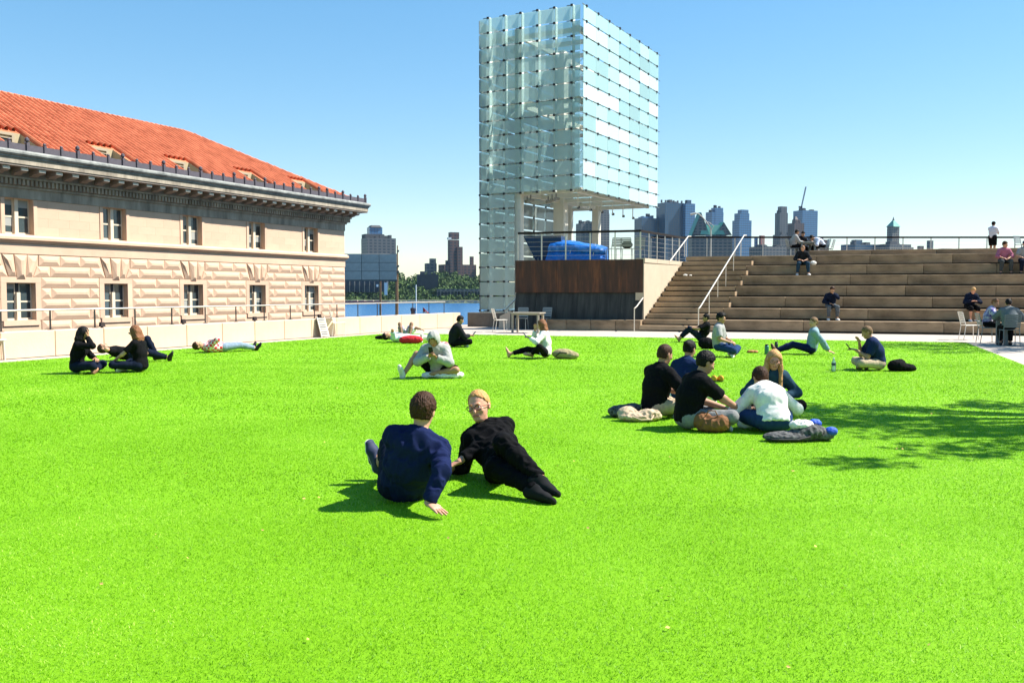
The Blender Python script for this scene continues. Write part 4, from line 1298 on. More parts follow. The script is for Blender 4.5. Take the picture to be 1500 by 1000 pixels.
    def head(P):
        d=s_ell(P,H(0,-.008,.03),A_((.073,.093,.092))*hs,HX)
        d=smin(d,s_ell(P,H(0,.022,-.030),A_((.062,.068,.078))*hs,HX),.03)
        d=smin(d,s_ell(P,H(0,.055,-.085),A_((.030,.028,.022))*hs,HX),.03)      # chin
        if hh<.012:
            d=smin(d,s_cap(P,H(-.03,.083,.020),H(.03,.083,.020),.010,.010),.02)  # brow
            d=smin(d,s_cap(P,H(0,.088,.012),H(0,.108,-.030),.008,.0125),.012)    # nose
            for s in (-1,1):
                d=-smin(-d,s_ell(P,H(s*.031,.096,.004),A_((.017,.014,.011))*hs,HX),.010) # sockets
                d=smin(d,s_ell(P,H(s*.037,.070,-.020),A_((.022,.022,.020)),HX),.02)   # cheeks
                d=smin(d,s_ell(P,H(s*.077,-.008,.0),A_((.009,.020,.031)),HX),.006)    # ears
            d=smin(d,s_ecap(P,H(-.017,.086,-.058),H(.017,.086,-.058),(.010,.010),(.010,.010),hu),.008)
        else:
            d=smin(d,s_cap(P,H(0,.088,.012),H(0,.104,-.028),.012,.016),.015)
            for s in (-1,1): d=smin(d,s_ell(P,H(s*.077,-.008,.0),A_((.012,.020,.030)),HX),.008)
        return d
    def foot(P,an,td,g=0.0,sole=None):
        td=nz(td); sh=nz(an-(kR if an is aR else kL)); dn=nz(sh-td*(sh@td)); lat=np.cross(td,dn)
        hp=an+dn*.035-td*.045; bp=an+dn*.050+td*.105; tp=an+dn*.055+td*.165
        d=s_cap(P,an,hp,.040+g,.036+g)
        d=smin(d,s_ecap(P,hp,bp,(.035+g,.032+g),(.045+g,.026+g),lat),.025)
        d=smin(d,s_ecap(P,bp,tp,(.044+g,.026+g),(.034+g,.018+g),lat),.02)
        d=smin(d,s_cap(P,an,bp-dn*.01,.036+g,.022+g),.03)
        return d,dn,an+dn*.078
    tR=p.get('tR',(0,1,0)); tL=p.get('tL',(0,1,0))
    # hands
    def hand_prims(w_,e,hd,pn,side,curl):
        d_=nz(hd); pn=np.array(pn,float); pn=nz(pn-d_*(pn@d_)); ac=np.cross(d_,pn)*side
        pr=[]
        pr.append(('e',w_-d_*.01,w_+d_*.078,(.028,.019),(.038,.0135),ac))
        for off,ll,st_ in ((.029,.068,.082),(.0105,.078,.087),(-.0085,.072,.084),(-.027,.055,.076)):
            b=w_+d_*st_+ac*off; sp=nz(d_+ac*off*(6 if curl<12 else 3))
            c1=R(curl*.8); c2=R(curl*1.7)
            m1=b+(sp*math.cos(c1)+pn*math.sin(c1))*ll*.52
            m2=m1+(sp*math.cos(c2)+pn*math.sin(c2))*ll*.48
            pr.append(('c',b-sp*.012,m1,.0095,.0088)); pr.append(('c',m1,m2,.0088,.0072))
        tb=w_+d_*.022+ac*.026; tm=tb+(d_*.55+ac*.8+pn*.25)*.040; te=tm+(d_*.9+ac*.25+pn*.3)*.032
        pr.append(('c',tb,tm,.014,.0105)); pr.append(('c',tm,te,.0105,.008))
        return pr
    def hand(P,pr):
        d=None
        for q in pr:
            v=s_ecap(P,*q[1:]) if q[0]=='e' else s_cap(P,*q[1:])
            d=v if d is None else smin(d,v,.0045)
        return d
    hdR=p.get('hdR',tuple(wR-eR)); hdL=p.get('hdL',tuple(wL-eL))
    hpR=hand_prims(wR,eR,hdR,p.get('pnR',(-.3,.2,-1)),1,p.get('curlR',28)); hpL=hand_prims(wL,eL,hdL,p.get('pnL',(.3,.2,-1)),-1,p.get('curlL',28))
    sk=skin_m(k.get('skin','light'))
    # ---- body: one mesh
    def body(P):
        to=torso(P); to=smin(to,neck(P),.03)
        d=np.minimum(smin(to,arm(P,shR,eR,wR),.03),smin(to,arm(P,shL,eL,wL),.03))
        lg=np.minimum(leg(P,hipR,kR,aR),leg(P,hipL,kL,aL))
        d=np.minimum(d,smin(to,lg,.04))
        d=np.minimum(d,np.minimum(foot(P,aR,tR,-.004)[0],foot(P,aL,tL,-.004)[0]))
        return d
    pts=np.array([pel,chest,S,shR,shL,hipR,hipL,kR,kL,aR,aL,eR,eL,wR,wL,aR+nz(tR)*.2,aL+nz(tL)*.2])
    parts_=[surfnet(body,pts.min(0)-.16,pts.max(0)+.16,h*1.25)]
    hp_=np.array([H(x,y,z) for x in (-.1,.1) for y in (-.12,.14) for z in (-.18,.14)])
    parts_.append(surfnet(lambda P:smin(head(P),neck(P),.03),hp_.min(0),hp_.max(0),hh))
    for pr,w_ in ((hpR,wR),(hpL,wL)):
        q=np.array([x for z in pr for x in (z[1],z[2])])
        parts_.append(surfnet(lambda P:hand(P,pr),q.min(0)-.04,q.max(0)+.04,(.0042 if D<8.5 else min(hh,.008)) if D<32 else .011))
    V,Q=join_vq(parts_)
    me=fast_mesh('body',V,Q); bo=link('body',me,sk,t,True)
    if D<24:                                                 # lips
        me.materials.append(mat('lips_'+k.get('skin','light'),tuple(c*f for c,f in zip(SKIN[k.get('skin','light')],(.78,.52,.55))),.5))
        cen=V[Q].mean(1); q=(cen-hc)@HX.T/hs
        lip=(np.abs(q[:,0])<.022)&(np.abs(q[:,2]+.058)<.0085)&(q[:,1]>.075)
        me.polygons.foreach_set('material_index',lip.astype(np.int32))
    # ---- clothes
    top=k.get('top')
    if top:
        g=top.get('fit',.014); slv=top.get('sleeve',1.0); am=top.get('fold',.006)
        hem=pel+s1*top.get('hem',-.055)
        def topf(P):
            to=np.maximum(torso(P,g),s_plane(P,hem,-s1))
            to=smin(to,np.maximum(neck(P,.016 if top.get('collar') else .010),s_plane(P,nb+nd*(.055 if top.get('collar') else top.get('neck',.014)),nd)),.012)
            ds=[]
            for s,e,w_ in ((shR,eR,wR),(shL,eL,wL)):
                if slv<=.6:
                    q=s+(e-s)*(slv/.5 if slv<.5 else .98); a=arm(P,s,e,w_,g+.006,False); a=np.maximum(a,s_plane(P,q,e-s))
                else:
                    u_=(slv-.5)/.5; q=e+(w_-e)*min(u_,.985); a=arm(P,s,e,w_,g)
                    a=np.maximum(a,np.where(s_cap(P,e,w_,.0,.0)<s_cap(P,s,e,.0,.0),s_plane(P,q,w_-e),-1))
                ds.append(smin(to,a,.035))
            d=np.minimum(*ds)
            if am: d=d-wrinkle(P,am)
            return d
        sdf_obj(top.get('name','shirt'),topf,pts.min(0)-.2,pts.max(0)+.2,h,top['m'],t,2.0)
    bot=k.get('bot')
    if bot:
        g=bot.get('fit',.010); ll=bot.get('len',.92)
        wz=pel+s1*bot.get('waist',.12)
        def botf(P):
            to=np.maximum(torso(P,.003),s_plane(P,wz,s1))
            ds=[]
            for hp,kn,an in ((hipR,kR,aR),(hipL,kL,aL)):
                if ll<=.5:
                    q=hp+(kn-hp)*ll/.5; a=np.maximum(leg(P,hp,kn,an,g+.012,False),s_plane(P,q,kn-hp))
                else:
                    q=kn+(an-kn)*(ll-.5)/.5; a=leg(P,hp,kn,an,g)
                    a=np.maximum(a,np.where(s_cap(P,kn,an,0,0)<s_cap(P,hp,kn,0,0),s_plane(P,q,an-kn),-1))
                ds.append(a)
            d=smin(to,np.minimum(ds[0],ds[1]),.04)
            d=np.minimum(d,np.minimum(ds[0],ds[1]))
            return d-wrinkle(P,bot.get('fold',.005),1.1)*np.clip((to)/.03,0,1)
        lp_=np.array([pel,hipR,hipL,kR,kL,aR,aL,wz])
        sdf_obj(bot.get('name','trousers'),botf,lp_.min(0)-.19,lp_.max(0)+.19,h,bot['m'],t,2.0)
    sh_=k.get('shoe')
    for an,td in ((aR,tR),(aL,tL)):
        if not sh_: break
        c=an+nz(td)*.05
        def sf(P):
            d,dn,sp=foot(P,an,td,.006); 
            up_=s_plane(P,an-dn*sh_.get('high',.0),-dn)
            return np.maximum(np.maximum(d,s_plane(P,sp,dn)),up_)
        so=sdf_obj('shoe',sf,c-.21,c+.21,max(hh,.008),sh_['m'],t)
        if so and sh_.get('sole'):
            def slf(P):
                d,dn,sp=foot(P,an,td,.011)
                return np.maximum(np.maximum(d,s_plane(P,sp+dn*.008,dn)),s_plane(P,sp-dn*.014,-dn))
            sdf_obj('sole',slf,c-.21,c+.21,max(hh,.006),sh_['sole'],so)
    # ---- hair / hood
    ha=k.get('hair')
    if ha:
        st_=ha.get('style','short'); vol0=ha.get('vol',.014)
        hn=nz((0,.745,-.667))
        def hairf(P):
            q=(P-A_(hc))@A_(HX).T/hs
            vol=vol0
            sk_=s_ell(P,H(0,-.008,.03),A_((.073+vol,.093+vol,.092+vol*1.15))*hs,HX)
            bk=s_ell(P,H(0,-.028,-.03),A_((.066+vol,.068+vol*.8,.075))*hs,HX)
            d=smin(sk_,bk,.03)
            if st_ in ('short','bun','tail'): d=d+vol0*1.1*np.clip((.03-q[:,2])/.085,0,1)
            lim=.0133+ha.get('line',0)
            cut=(q@A_(hn)-lim+.005*np.sin(q[:,0]*210+3*np.sin(q[:,0]*90)))*hs
            side=np.abs(q[:,0])
            d=np.maximum(d,cut)
            d=np.maximum(d,(-q[:,2]-ha.get('nape',.052))*hs)
            if st_=='long':
                L_=ha.get('len',.24)
                for s in (-1,1):
                    a=H(s*.072,.005,.02); b=H(s*.085,.005 if ha.get('front') else -.02,-.10); c=b+A_((0,0,-1))*(L_-.10)+hf*(.03 if ha.get('front') else -.04)
                    d=smin(d,smin(s_ecap(P,a,b,(.022,.045),(.026,.045),hr),s_ecap(P,b,c,(.026,.045),(.020,.03),hr),.03),.03)
                a=H(0,-.075,.0); b=H(0,-.085,-.12); c=b-A_((0,0,1))*(L_-.10)-hf*.02
                d=smin(d,smin(s_ecap(P,a,b,(.075,.035),(.085,.032),hr),s_ecap(P,b,c,(.085,.03),(.06,.022),hr),.03),.04)
            if st_=='bun': d=smin(d,s_ell(P,H(0,-.10,.055),(.045,.04,.042),HX),.015)
            if st_=='tail':
                d=smin(d,smin(s_cap(P,H(0,-.09,.03),H(0,-.14,-.02),.022,.03),s_cap(P,H(0,-.14,-.02),H(0,-.13,-.17),.03,.012),.02),.015)
            if st_=='fringe': pass
            kf=2*np.pi/(.015 if D<13 else .04)
            ph=np.arctan2(q[:,0],q[:,1]+.03)
            nzv=.6*np.sin(ph*34+2.2*np.sin(q[:,2]*38)+3*np.sin(ph*5))+.5*np.sin(q[:,0]*kf+2*np.sin(q[:,1]*90))*np.cos(q[:,1]*kf*.7+2*np.sin(q[:,2]*80))
            tuft=np.sin(q[:,0]*150+2*np.sin(q[:,2]*70))*np.sin(q[:,1]*140+2*np.sin(q[:,0]*65))*np.sin(q[:,2]*130+1.5*np.sin(q[:,1]*80))
            if st_=='short' or st_=='bun':
                for s in (-1,1): d=np.maximum(d,-s_ell(P,H(s*.085,.0,-.015),A_((.03,.030,.040)),HX))
            return d-ha.get('mess',.003)*(nzv*.8+.9*tuft)
        lo_=hp_.min(0)-.07; hi_=hp_.max(0)+.07
        if st_=='long': lo_[2]-=.22
        sdf_obj('hair',hairf,lo_,hi_,hh,ha['m'],t,2.0)
    if k.get('brow') and hh<.012:
        for s in (-1,1):
            MB().tube([H(s*.014,.099,.024),H(s*.032,.097,.030),H(s*.048,.085,.024)],[.003,.0038,.002],6).build('eyebrow',k['brow'],t,True)
            ey=MB().lathe([(.0005,-.010),(.007,-.0085),(.0105,-.004),(.0115,0),(.0105,.004),(.007,.0085),(.0005,.010)],n=12).build('eye',mat('eye_white',(.6,.58,.55),.3),t,True)
            ey.matrix_local=Matrix.Translation(Vector(H(s*.031,.076,.004)))
            o=MB().lathe([(.0005,-.0052),(.0045,-.004),(.0055,0),(.0045,.004),(.0005,.0052)],n=10).build('iris',mat('iris',(.03,.025,.02),.2),ey,True)
            o.location=tuple(hf*.0075)
    if k.get('hood'):
        def hoodf(P):
            q=(P-A_(hc))@A_(HX).T
            d=s_ell(P,H(0,-.012,.02),(.110,.130,.130),HX)
            d=smin(d,s_cap(P,H(0,-.06,-.08),S-fwd*.05,.085,.10),.06)
            inn=s_ell(P,H(0,.05,-.005),(.080,.12,.110),HX)
            d=np.maximum(d,-inn)
            return d-wrinkle(P,.005)
        q=np.vstack([hp_,[S]])
        sdf_obj('hood',hoodf,q.min(0)-.14,q.max(0)+.14,max(hh,.009),k['hood'],t,2.0)
    gl=k.get('glasses')
    if gl:
        ym=.113 if hh<.012 else .112
        for s in (-1,1):
            pts_=[H(s*.034+.024*math.cos(a),ym-abs(math.cos(a)-s*-1)*.004,.002+.018*math.sin(a)) for a in [i*math.pi/8 for i in range(17)]]
            fo=MB().tube(pts_,.0032,6,False).build('glasses_rim',gl,t,True)
            if k.get('shades'):
                MB().add([tuple(x) for x in pts_[:-1]],[tuple(range(16))]).build('lens',gl,fo)
            MB().tube([H(s*.058,ym-.004,.006),H(s*.082,.04,.008),H(s*.084,-.015,.0)],.0028,6).build('glasses_temple',gl,t)
        MB().tube([H(-.010,ym+.002,.005),H(.010,ym+.002,.005)],.003,6).build('glasses_bridge',gl,t)
    if k.get('cap'):
        def capf(P):
            d=np.maximum(s_ell(P,H(0,-.005,.045),(.092,.112,.092),HX),s_plane(P,H(0,0,.045),-hu))
            br=np.maximum(s_ell(P,H(0,.10,.048),(.07,.085,.012),HX),s_plane(P,H(0,.05,0),-hf))
            return smin(d,br,.01)
        sdf_obj('cap',capf,hp_.min(0)-.1,hp_.max(0)+.1,hh,k['cap'],t)
    if k.get('phone'):
        side=k['phone']; w_,e,hd=(wR,eR,hdR) if side=='R' else (wL,eL,hdL)
        k['_phone']=None
    return t,dict(head=hc,wR=wR,wL=wL,hdR=nz(hdR),hdL=nz(hdL),S=S,fwd=fwd,chest=chest)

# ---- pose library (person's own frame)
def CROSS(z=.12,w_=1.0,fr=1.0):
    return dict(pel=(0,0,z),aR=(-.10*w_,.27*fr,.075),aL=(.10*w_,.35*fr,.065),kR=(1,.35,.18),kL=(-1,.35,.18),tR=(-1,.25,-.05),tL=(1,.25,-.05))
def STRETCH(l=.78,g=.09,up_=.06):
    return dict(aR=(g,l,up_),aL=(-g,l,up_),kR=(.1,0,1),kL=(-.1,0,1),tR=(.15,.25,.95),tL=(-.15,.25,.95))
def KNEEUP(l=.42,g=.11):
    return dict(aR=(g,l,.078),aL=(-g,l,.078),kR=(.1,.2,1),kL=(-.1,.2,1),tR=(.1,1,0),tL=(-.1,1,0))
def SIT(drop=.43,fr=.42,g=.12):
    """on a seat: the pelvis frame sits at seat height 0"""
    return dict(pel=(0,0,.11),aR=(g,fr,-drop+.078),aL=(-g,fr,-drop+.078),kR=(.1,1,.8),kL=(-.1,1,.8),tR=(.15,1,0),tL=(-.15,1,0))
def LIE():
    return dict(pel=(0,0,.115),s1=(0,-1,.03),s2=(0,-1,.05),hlat=(1,0,0),slat=(1,0,0),aR=(.1,.84,.06),aL=(-.1,.84,.06),kR=(0,0,1),kL=(0,0,1),
      tR=(.35,.2,.9),tL=(-.35,.2,.9),neck=(0,-1,.12),hup=(0,-1,.2),hface=(0,.1,1),wR=(.12,-.20,.24),wL=(-.12,-.20,.24),eR=(1,0,-.3),eL=(-1,0,-.3))
LAP=dict(wR=(.13,.26,.24),wL=(-.13,.26,.24),eR=(1,-.6,-.3),eL=(-1,-.6,-.3))
def pose(*ds,**kw):
    o={}
    for d in ds: o.update(d)
    o.update(kw); return o
# ================================================================== THE PEOPLE ON THE LAWN
c_black=cloth('black',(.0055,.0055,.0065)); c_navy=cloth('navy',(.008,.014,.055)); c_char=cloth('charcoal',(.014,.015,.018))
c_jean=cloth('jeans',(.02,.045,.12)); c_ljean=cloth('light_jeans',(.20,.26,.34)); c_djean=cloth('dark_jeans',(.007,.011,.026))
c_khaki=cloth('khaki',(.42,.33,.23)); c_white=cloth('white',(.74,.72,.66)); c_grey=cloth('grey',(.27,.27,.26)); c_lgrey=cloth('light_grey',(.30,.295,.29))
c_hood=cloth('hoodie_grey',(.36,.355,.33)); c_blue=cloth('light_blue',(.20,.30,.34)); c_dblue=cloth('deep_blue',(.010,.022,.07)); c_red=cloth('red',(.5,.03,.04))
c_pink=cloth('rose',(.38,.13,.19)); c_purp=cloth('purple',(.10,.07,.30)); c_denim=cloth('denim',(.022,.055,.085)); c_gpant=cloth('grey_trousers',(.20,.20,.20))
h_brown=hair_m('brown',(.045,.02,.010)); h_blk=hair_m('black',(.006,.005,.005)); h_blond=hair_m('blond',(.50,.28,.11)); h_red=hair_m('auburn',(.20,.085,.04)); h_lbr=hair_m('light_brown',(.17,.10,.05))
h_ging=hair_m('ginger',(.50,.26,.095))
s_navy=mat('shoe_navy',(.02,.03,.07),.7,.2,30); s_blk=mat('shoe_black',(.012,.012,.013),.6); s_char=mat('shoe_charcoal',(.017,.0175,.019),.95,spec=.05); s_wht=mat('shoe_white',(.7,.69,.66),.6); s_sole=mat('sole_white',(.62,.60,.56),.7); s_brn=mat('shoe_brown',(.16,.08,.04),.6)
def LG(px,py): 
    g=G(px,py); return (g.x,g.y,0.012)
def T(m,**kw): return dict(m=m,**kw)

# 1 front man, back to the camera
P1=G(592,733)
t,j=person('man in navy sweater seated back to camera, leaning on one hand in the foreground',(P1.x,P1.y,.01),10,
 dict(pel=(0,0,.105),s1=(.16,-.66,.73),s2=(.22,-.28,.90),slat=(1,-.10,-.16),
   aR=(-.15,.58,.17),aL=(-.12,.70,.085),kR=(.35,0,1),kL=(.1,0,1),tR=(-.25,.05,.95),tL=(-.45,.2,.85),
   wR=(.13,-.53,.085),eR=(.3,-.8,.2),hdR=(.55,-.75,-.28),pnR=(-.1,.1,-1),curlR=4,
   wL=(.02,.34,.24),eL=(-.25,-.2,-1),roundL=.03,neck=(.24,.30,.9),hup=(.12,.05,1),hface=(.42,.9,-.05)),
 dict(top=T(c_navy,name='sweater',sleeve=.97,fit=.014,fold=.012,hem=-.06),bot=T(c_djean,fit=.016,len=.86),shoe=T(s_navy,sole=s_sole,high=.0),
   hair=dict(m=h_brown,vol=.016,mess=.005,nape=.05),skin='light',bulk=1.0,hs=1.03,arm=.93),6.7,'pair in the foreground')
# 2 reclining man
t,j=person('red-blond man in glasses and black clothes reclining on his elbow in the foreground',(-.065,7.36,.01),0,
 dict(pel=(0,0,.145),s1=(-.24,.80,.30),s2=(-.38,.60,.60),hlat=(-.50,-.12,-.85),slat=(-.92,-.22,-.20),
   aR=(.24,-.68,.075),aL=(.27,-.64,.14),kR=(-.6,-.35,.45),kL=(-.5,-.3,.6),tR=(.85,-.55,-.1),tL=(.9,-.45,-.25),
   wR=(-.44,.14,.075),eR=(-.1,.6,-1),hdR=(-.5,-.6,-.15),pnR=(.1,-.1,-1),curlR=30,
   wL=(-.36,.06,.14),eL=(.45,-.6,.25),hdL=(-.85,-.1,-.4),pnL=(-.2,.1,-1),curlL=32,round=.01,
   neck=(-.40,-.10,.90),hup=(-.16,.06,1),hface=(-.30,-.93,-.12)),
 dict(top=T(c_black,name='long_sleeve_shirt',sleeve=.90,fit=.012,fold=.011,hem=-.12),bot=T(c_black,fit=.012,len=.985,fold=.010),shoe=T(s_char,high=.03),
   hair=dict(m=h_ging,vol=.008,mess=.003,line=-.022,nape=.03),skin='fair',brow=h_ging,glasses=mat('glasses_red',(.10,.02,.02),.4),hs=1.10,bulk=.97),7.2,'pair in the foreground')

# 3-5 left group
person('dark haired woman in black seated on the lawn at far left, hand at her mouth',LG(113,547),-84,
 pose(CROSS(.12,1,1.05),lean=(4,14,0),wR=(.03,.20,.66),eR=(.6,.3,-.8),wL=(-.08,.30,.26),eL=(-1,-.3,-.3),hdR=(-.2,.2,.9),pnR=(0,-1,.2),hface=(-.1,1,-.35)),
 dict(fem=1,sc=.97,top=T(c_black,sleeve=.97,fit=.018),bot=T(c_djean,fit=.012,len=.94),shoe=T(s_brn),hair=dict(m=h_blk,style='long',len=.26,vol=.018,mess=.005),skin='tan'),17.5,'trio at the left')
person('woman in sunglasses and black t-shirt seated facing left among the left trio',LG(206,545),82,
 pose(CROSS(.12,1.0,1.25),lean=(2,10,0),wR=(.20,.24,.20),wL=(-.16,.42,.22),eR=(1,-.6,0),eL=(-1,-.4,-.2),hface=(.05,1,-.1)),
 dict(fem=1,sc=.99,top=T(c_black,sleeve=.36,fit=.016),bot=T(c_djean,fit=.012,len=.92),shoe=T(s_blk,sole=s_sole),hair=dict(m=h_red,style='long',len=.17,vol=.016,mess=.005),skin='light',glasses=s_blk,shades=1),17.6,'trio at the left')
person('person in dark clothes lying behind the left trio, one knee raised',LG(196,529),-83,
 pose(LIE(),s1=(0,-1,.22),s2=(0,-1,.30),aL=(-.09,.46,.085),kL=(0,.2,1),tL=(0,1,.1),aR=(.16,.76,.07),kR=(.8,0,.5),tR=(.5,.3,.8),wL=(-.20,-.45,.10),wR=(.18,-.40,.24),eL=(-1,.2,-.5)),
 dict(top=T(c_black,sleeve=.4,fit=.015),bot=T(c_djean,fit=.016,len=.95),shoe=T(s_blk,high=.02),hair=dict(m=h_brown),skin='light'),20.5,'trio at the left')
# 6 lying person in red checks
def plaid():
    m=bpy.data.materials.new('red_plaid'); m.use_nodes=True; t=m.node_tree; b=t.nodes['Principled BSDF']; b.inputs['Roughness'].default_value=.9
    tc=t.nodes.new('ShaderNodeTexCoord'); ck=t.nodes.new('ShaderNodeTexChecker'); ck.inputs['Scale'].default_value=14
    ck.inputs[1].default_value=(.62,.05,.06,1); ck.inputs[2].default_value=(.72,.62,.60,1)
    t.links.new(tc.outputs['Object'],ck.inputs['Vector']); t.links.new(ck.outputs[0],b.inputs['Base Color']); return m
m_plaid=plaid()
person('person in red and white checked shirt and jeans lying flat near the parapet',LG(326,515.5),-50,
 pose(LIE(),wR=(.10,-.34,.26),wL=(-.05,-.26,.26),tR=(.5,.25,.8),tL=(-.2,.25,.9),hface=(.5,.1,1)),
 dict(top=T(m_plaid,sleeve=.95,fit=.016),bot=T(c_ljean,fit=.016,len=.93),shoe=T(s_blk,high=.05),hair=dict(m=h_brown),skin='light'),23)
# 7 lying pair
person('dark haired person in pale shirt lying on the back lawn beside a red bag',LG(598,501.5),-85,
 pose(LIE(),wR=(.10,-.42,.25),wL=(-.30,-.30,.06),hface=(.2,.2,1)),
 dict(top=T(cloth('pale_blue',(.50,.60,.66)),sleeve=.4,fit=.016),bot=T(c_white,fit=.014,len=.9),shoe=None,hair=dict(m=h_blk,vol=.022),skin='tan'),28,'pair lying at the back')
person('person lying with bare knees raised and patterned shorts on the back lawn',LG(594,495),188,
 pose(LIE(),aR=(.12,.42,.08),aL=(-.12,.42,.08),kR=(.25,.2,1),kL=(-.25,.2,1),tR=(0,1,0),tL=(0,1,0),wR=(.35,-.2,.10),wL=(-.52,-.10,.26),eL=(-.4,0,1)),
 dict(top=T(c_white,sleeve=.4,fit=.016),bot=T(mat('shorts_print',(.06,.05,.25),.9,.1,30,col2=(.7,.68,.72),detail=1),name='shorts',fit=.02,len=.36),shoe=T(s_wht),hair=dict(m=h_blk),skin='brown'),29.5,'pair lying at the back')
# 8 man in dark hoodie
t8,j8=person('man in dark jacket seated sideways near the parapet end, phone in hand',LG(664,508.5),-72,
 pose(CROSS(.12),lean=(10,22,0),wR=(.08,.42,.30),wL=(-.10,.44,.28),eR=(.8,-.4,-.5),eL=(-.8,-.4,-.5),hdR=(0,1,.2),hdL=(0,1,.2),hface=(-.1,1,-.1)),
 dict(top=T(c_char,name='jacket',sleeve=.96,fit=.026),bot=T(c_black,fit=.016,len=.95),shoe=T(s_wht),hair=dict(m=h_blk,vol=.01),skin='tan',bulk=1.05),25.5)
# 9 hooded person
t9,j9=person('person in grey hoodie with hood up looking down at a phone on the lawn',LG(641,552),172,
 pose(CROSS(.12),lean=(18,34,0),aR=(.50,.42,.075),kR=(.2,.2,1),tR=(.12,.25,.95),aL=(.02,.30,.07),kL=(-1,.2,.15),tL=(.9,.3,0),wR=(.05,.40,.38),wL=(-.06,.38,.36),eR=(1,-.2,-.5),eL=(-1,-.2,-.5),hdR=(-.3,.5,.5),hdL=(.3,.5,.5),hup=(0,.55,.8),hface=(0,.7,-.7),neck=(0,.6,.8)),
 dict(top=T(c_hood,name='hoodie',sleeve=.96,fit=.028,fold=.009),bot=T(c_black,name='shorts',fit=.02,len=.46),shoe=T(s_wht,sole=s_sole),hair=dict(m=h_blk,vol=.01),hood=c_hood,skin='tan',bulk=1.08),16.5)
# 10 woman in white
tw_,jw=person('brown haired woman in white blouse with bare feet and phone on the back lawn',LG(799,524.5),80,
 pose(STRETCH(.80,.06,.07),lean=(0,10,0),aR=(.02,.82,.075),aL=(-.20,.30,.085),kL=(-.9,.5,.25),tL=(-.3,1,.3),tR=(.05,.2,.97),wR=(.02,.24,.62),eR=(.4,.3,-.9),hdR=(-.1,-.1,1),wL=(-.16,.32,.44),eL=(-.9,-.2,-.5),hdL=(.2,.8,.35),hface=(.1,1,-.15)),
 dict(fem=1,sc=.99,top=T(c_white,name='blouse',sleeve=.94,fit=.024,fold=.008),bot=T(c_black,fit=.010,len=.90),shoe=None,hair=dict(m=h_red,style='long',len=.24,vol=.016),skin='light'),21.5)

# 11-15 circle of friends at the right
GR='circle of friends on the right of the lawn'
person('man in black polo and khaki trousers seated at the left of the circle',LG(958,611),-62,
 pose(CROSS(.12),lean=(8,16,0),wR=(.20,.36,.20),wL=(-.05,.42,.26),eR=(1,-.5,0),eL=(-1,-.5,0),hface=(-.10,1,-.35)),
 dict(top=T(c_black,name='polo_shirt',sleeve=.42,fit=.020,collar=1,fold=.007),bot=T(c_khaki,fit=.016,len=.94),shoe=T(s_brn),hair=dict(m=h_brown,vol=.008,mess=.002),skin='tan',brow=h_brown,bulk=1.05),11,GR)
person('man in black t-shirt and grey trousers seated in front of the circle, arm on knee',LG(1006,629),-74,
 pose(CROSS(.12,1.0,1.1),lean=(10,27,0),wR=(.16,.56,.20),eR=(.5,-.1,-.9),wL=(-.10,.50,.20),eL=(-.6,-.3,-.7),hdR=(.1,.8,-.35),curlR=35,hface=(.05,1,-.5),hup=(0,.35,.95)),
 dict(top=T(c_black,name='t_shirt',sleeve=.40,fit=.018,fold=.006),bot=T(c_gpant,fit=.016,len=.94),shoe=T(s_wht),hair=dict(m=h_blk,vol=.020,mess=.005),skin='tan',brow=h_blk,bulk=1.06),10,GR)
person('black haired woman in blue top half hidden behind the two men in black',LG(999,594),-40,
 pose(CROSS(.12,1.3),lean=(10,20,0),**LAP,hface=(0,1,-.3)),
 dict(fem=1,top=T(c_dblue,sleeve=.97,fit=.018),bot=T(c_white,fit=.016,len=.94),shoe=T(s_wht),hair=dict(m=h_blk,style='bun',vol=.015),skin='tan'),12.2,GR)
t,j=person('blonde woman in denim jacket facing the camera across the circle',LG(1126,606),178,
 pose(CROSS(.11,1.0),lean=(14,32,0),**LAP,hface=(.05,1,-.25),hup=(0,.2,1)),
 dict(fem=1,sc=.95,top=T(c_denim,name='denim_jacket',sleeve=.97,fit=.022),bot=T(c_black,fit=.008,len=.95),shoe=T(s_wht),hair=dict(m=h_blond,style='long',len=.30,vol=.016,front=1,mess=.004),skin='fair',brow=h_lbr,glasses=mat('thin_wire',(.2,.12,.06),.3,metal=.5)),11.4,GR)
person('dark haired woman in white blouse and blue jeans with her back to the camera',LG(1133,634),4,
 pose(CROSS(.12,1.2),lean=(24,66,0),wR=(.16,.44,.18),wL=(-.12,.40,.20),eR=(1,-.4,-.2),eL=(-1,-.4,-.2),round=.03,hface=(0,.8,-.7),neck=(0,.80,.55),hup=(0,.65,.75)),
 dict(fem=1,sc=1.0,top=T(c_white,name='blouse',sleeve=.95,fit=.026,fold=.006,hem=-.03),bot=T(c_jean,fit=.016,len=.94),shoe=T(s_wht),hair=dict(m=h_brown,style='short',vol=.020,mess=.005,nape=.10),skin='light'),9.8,GR)
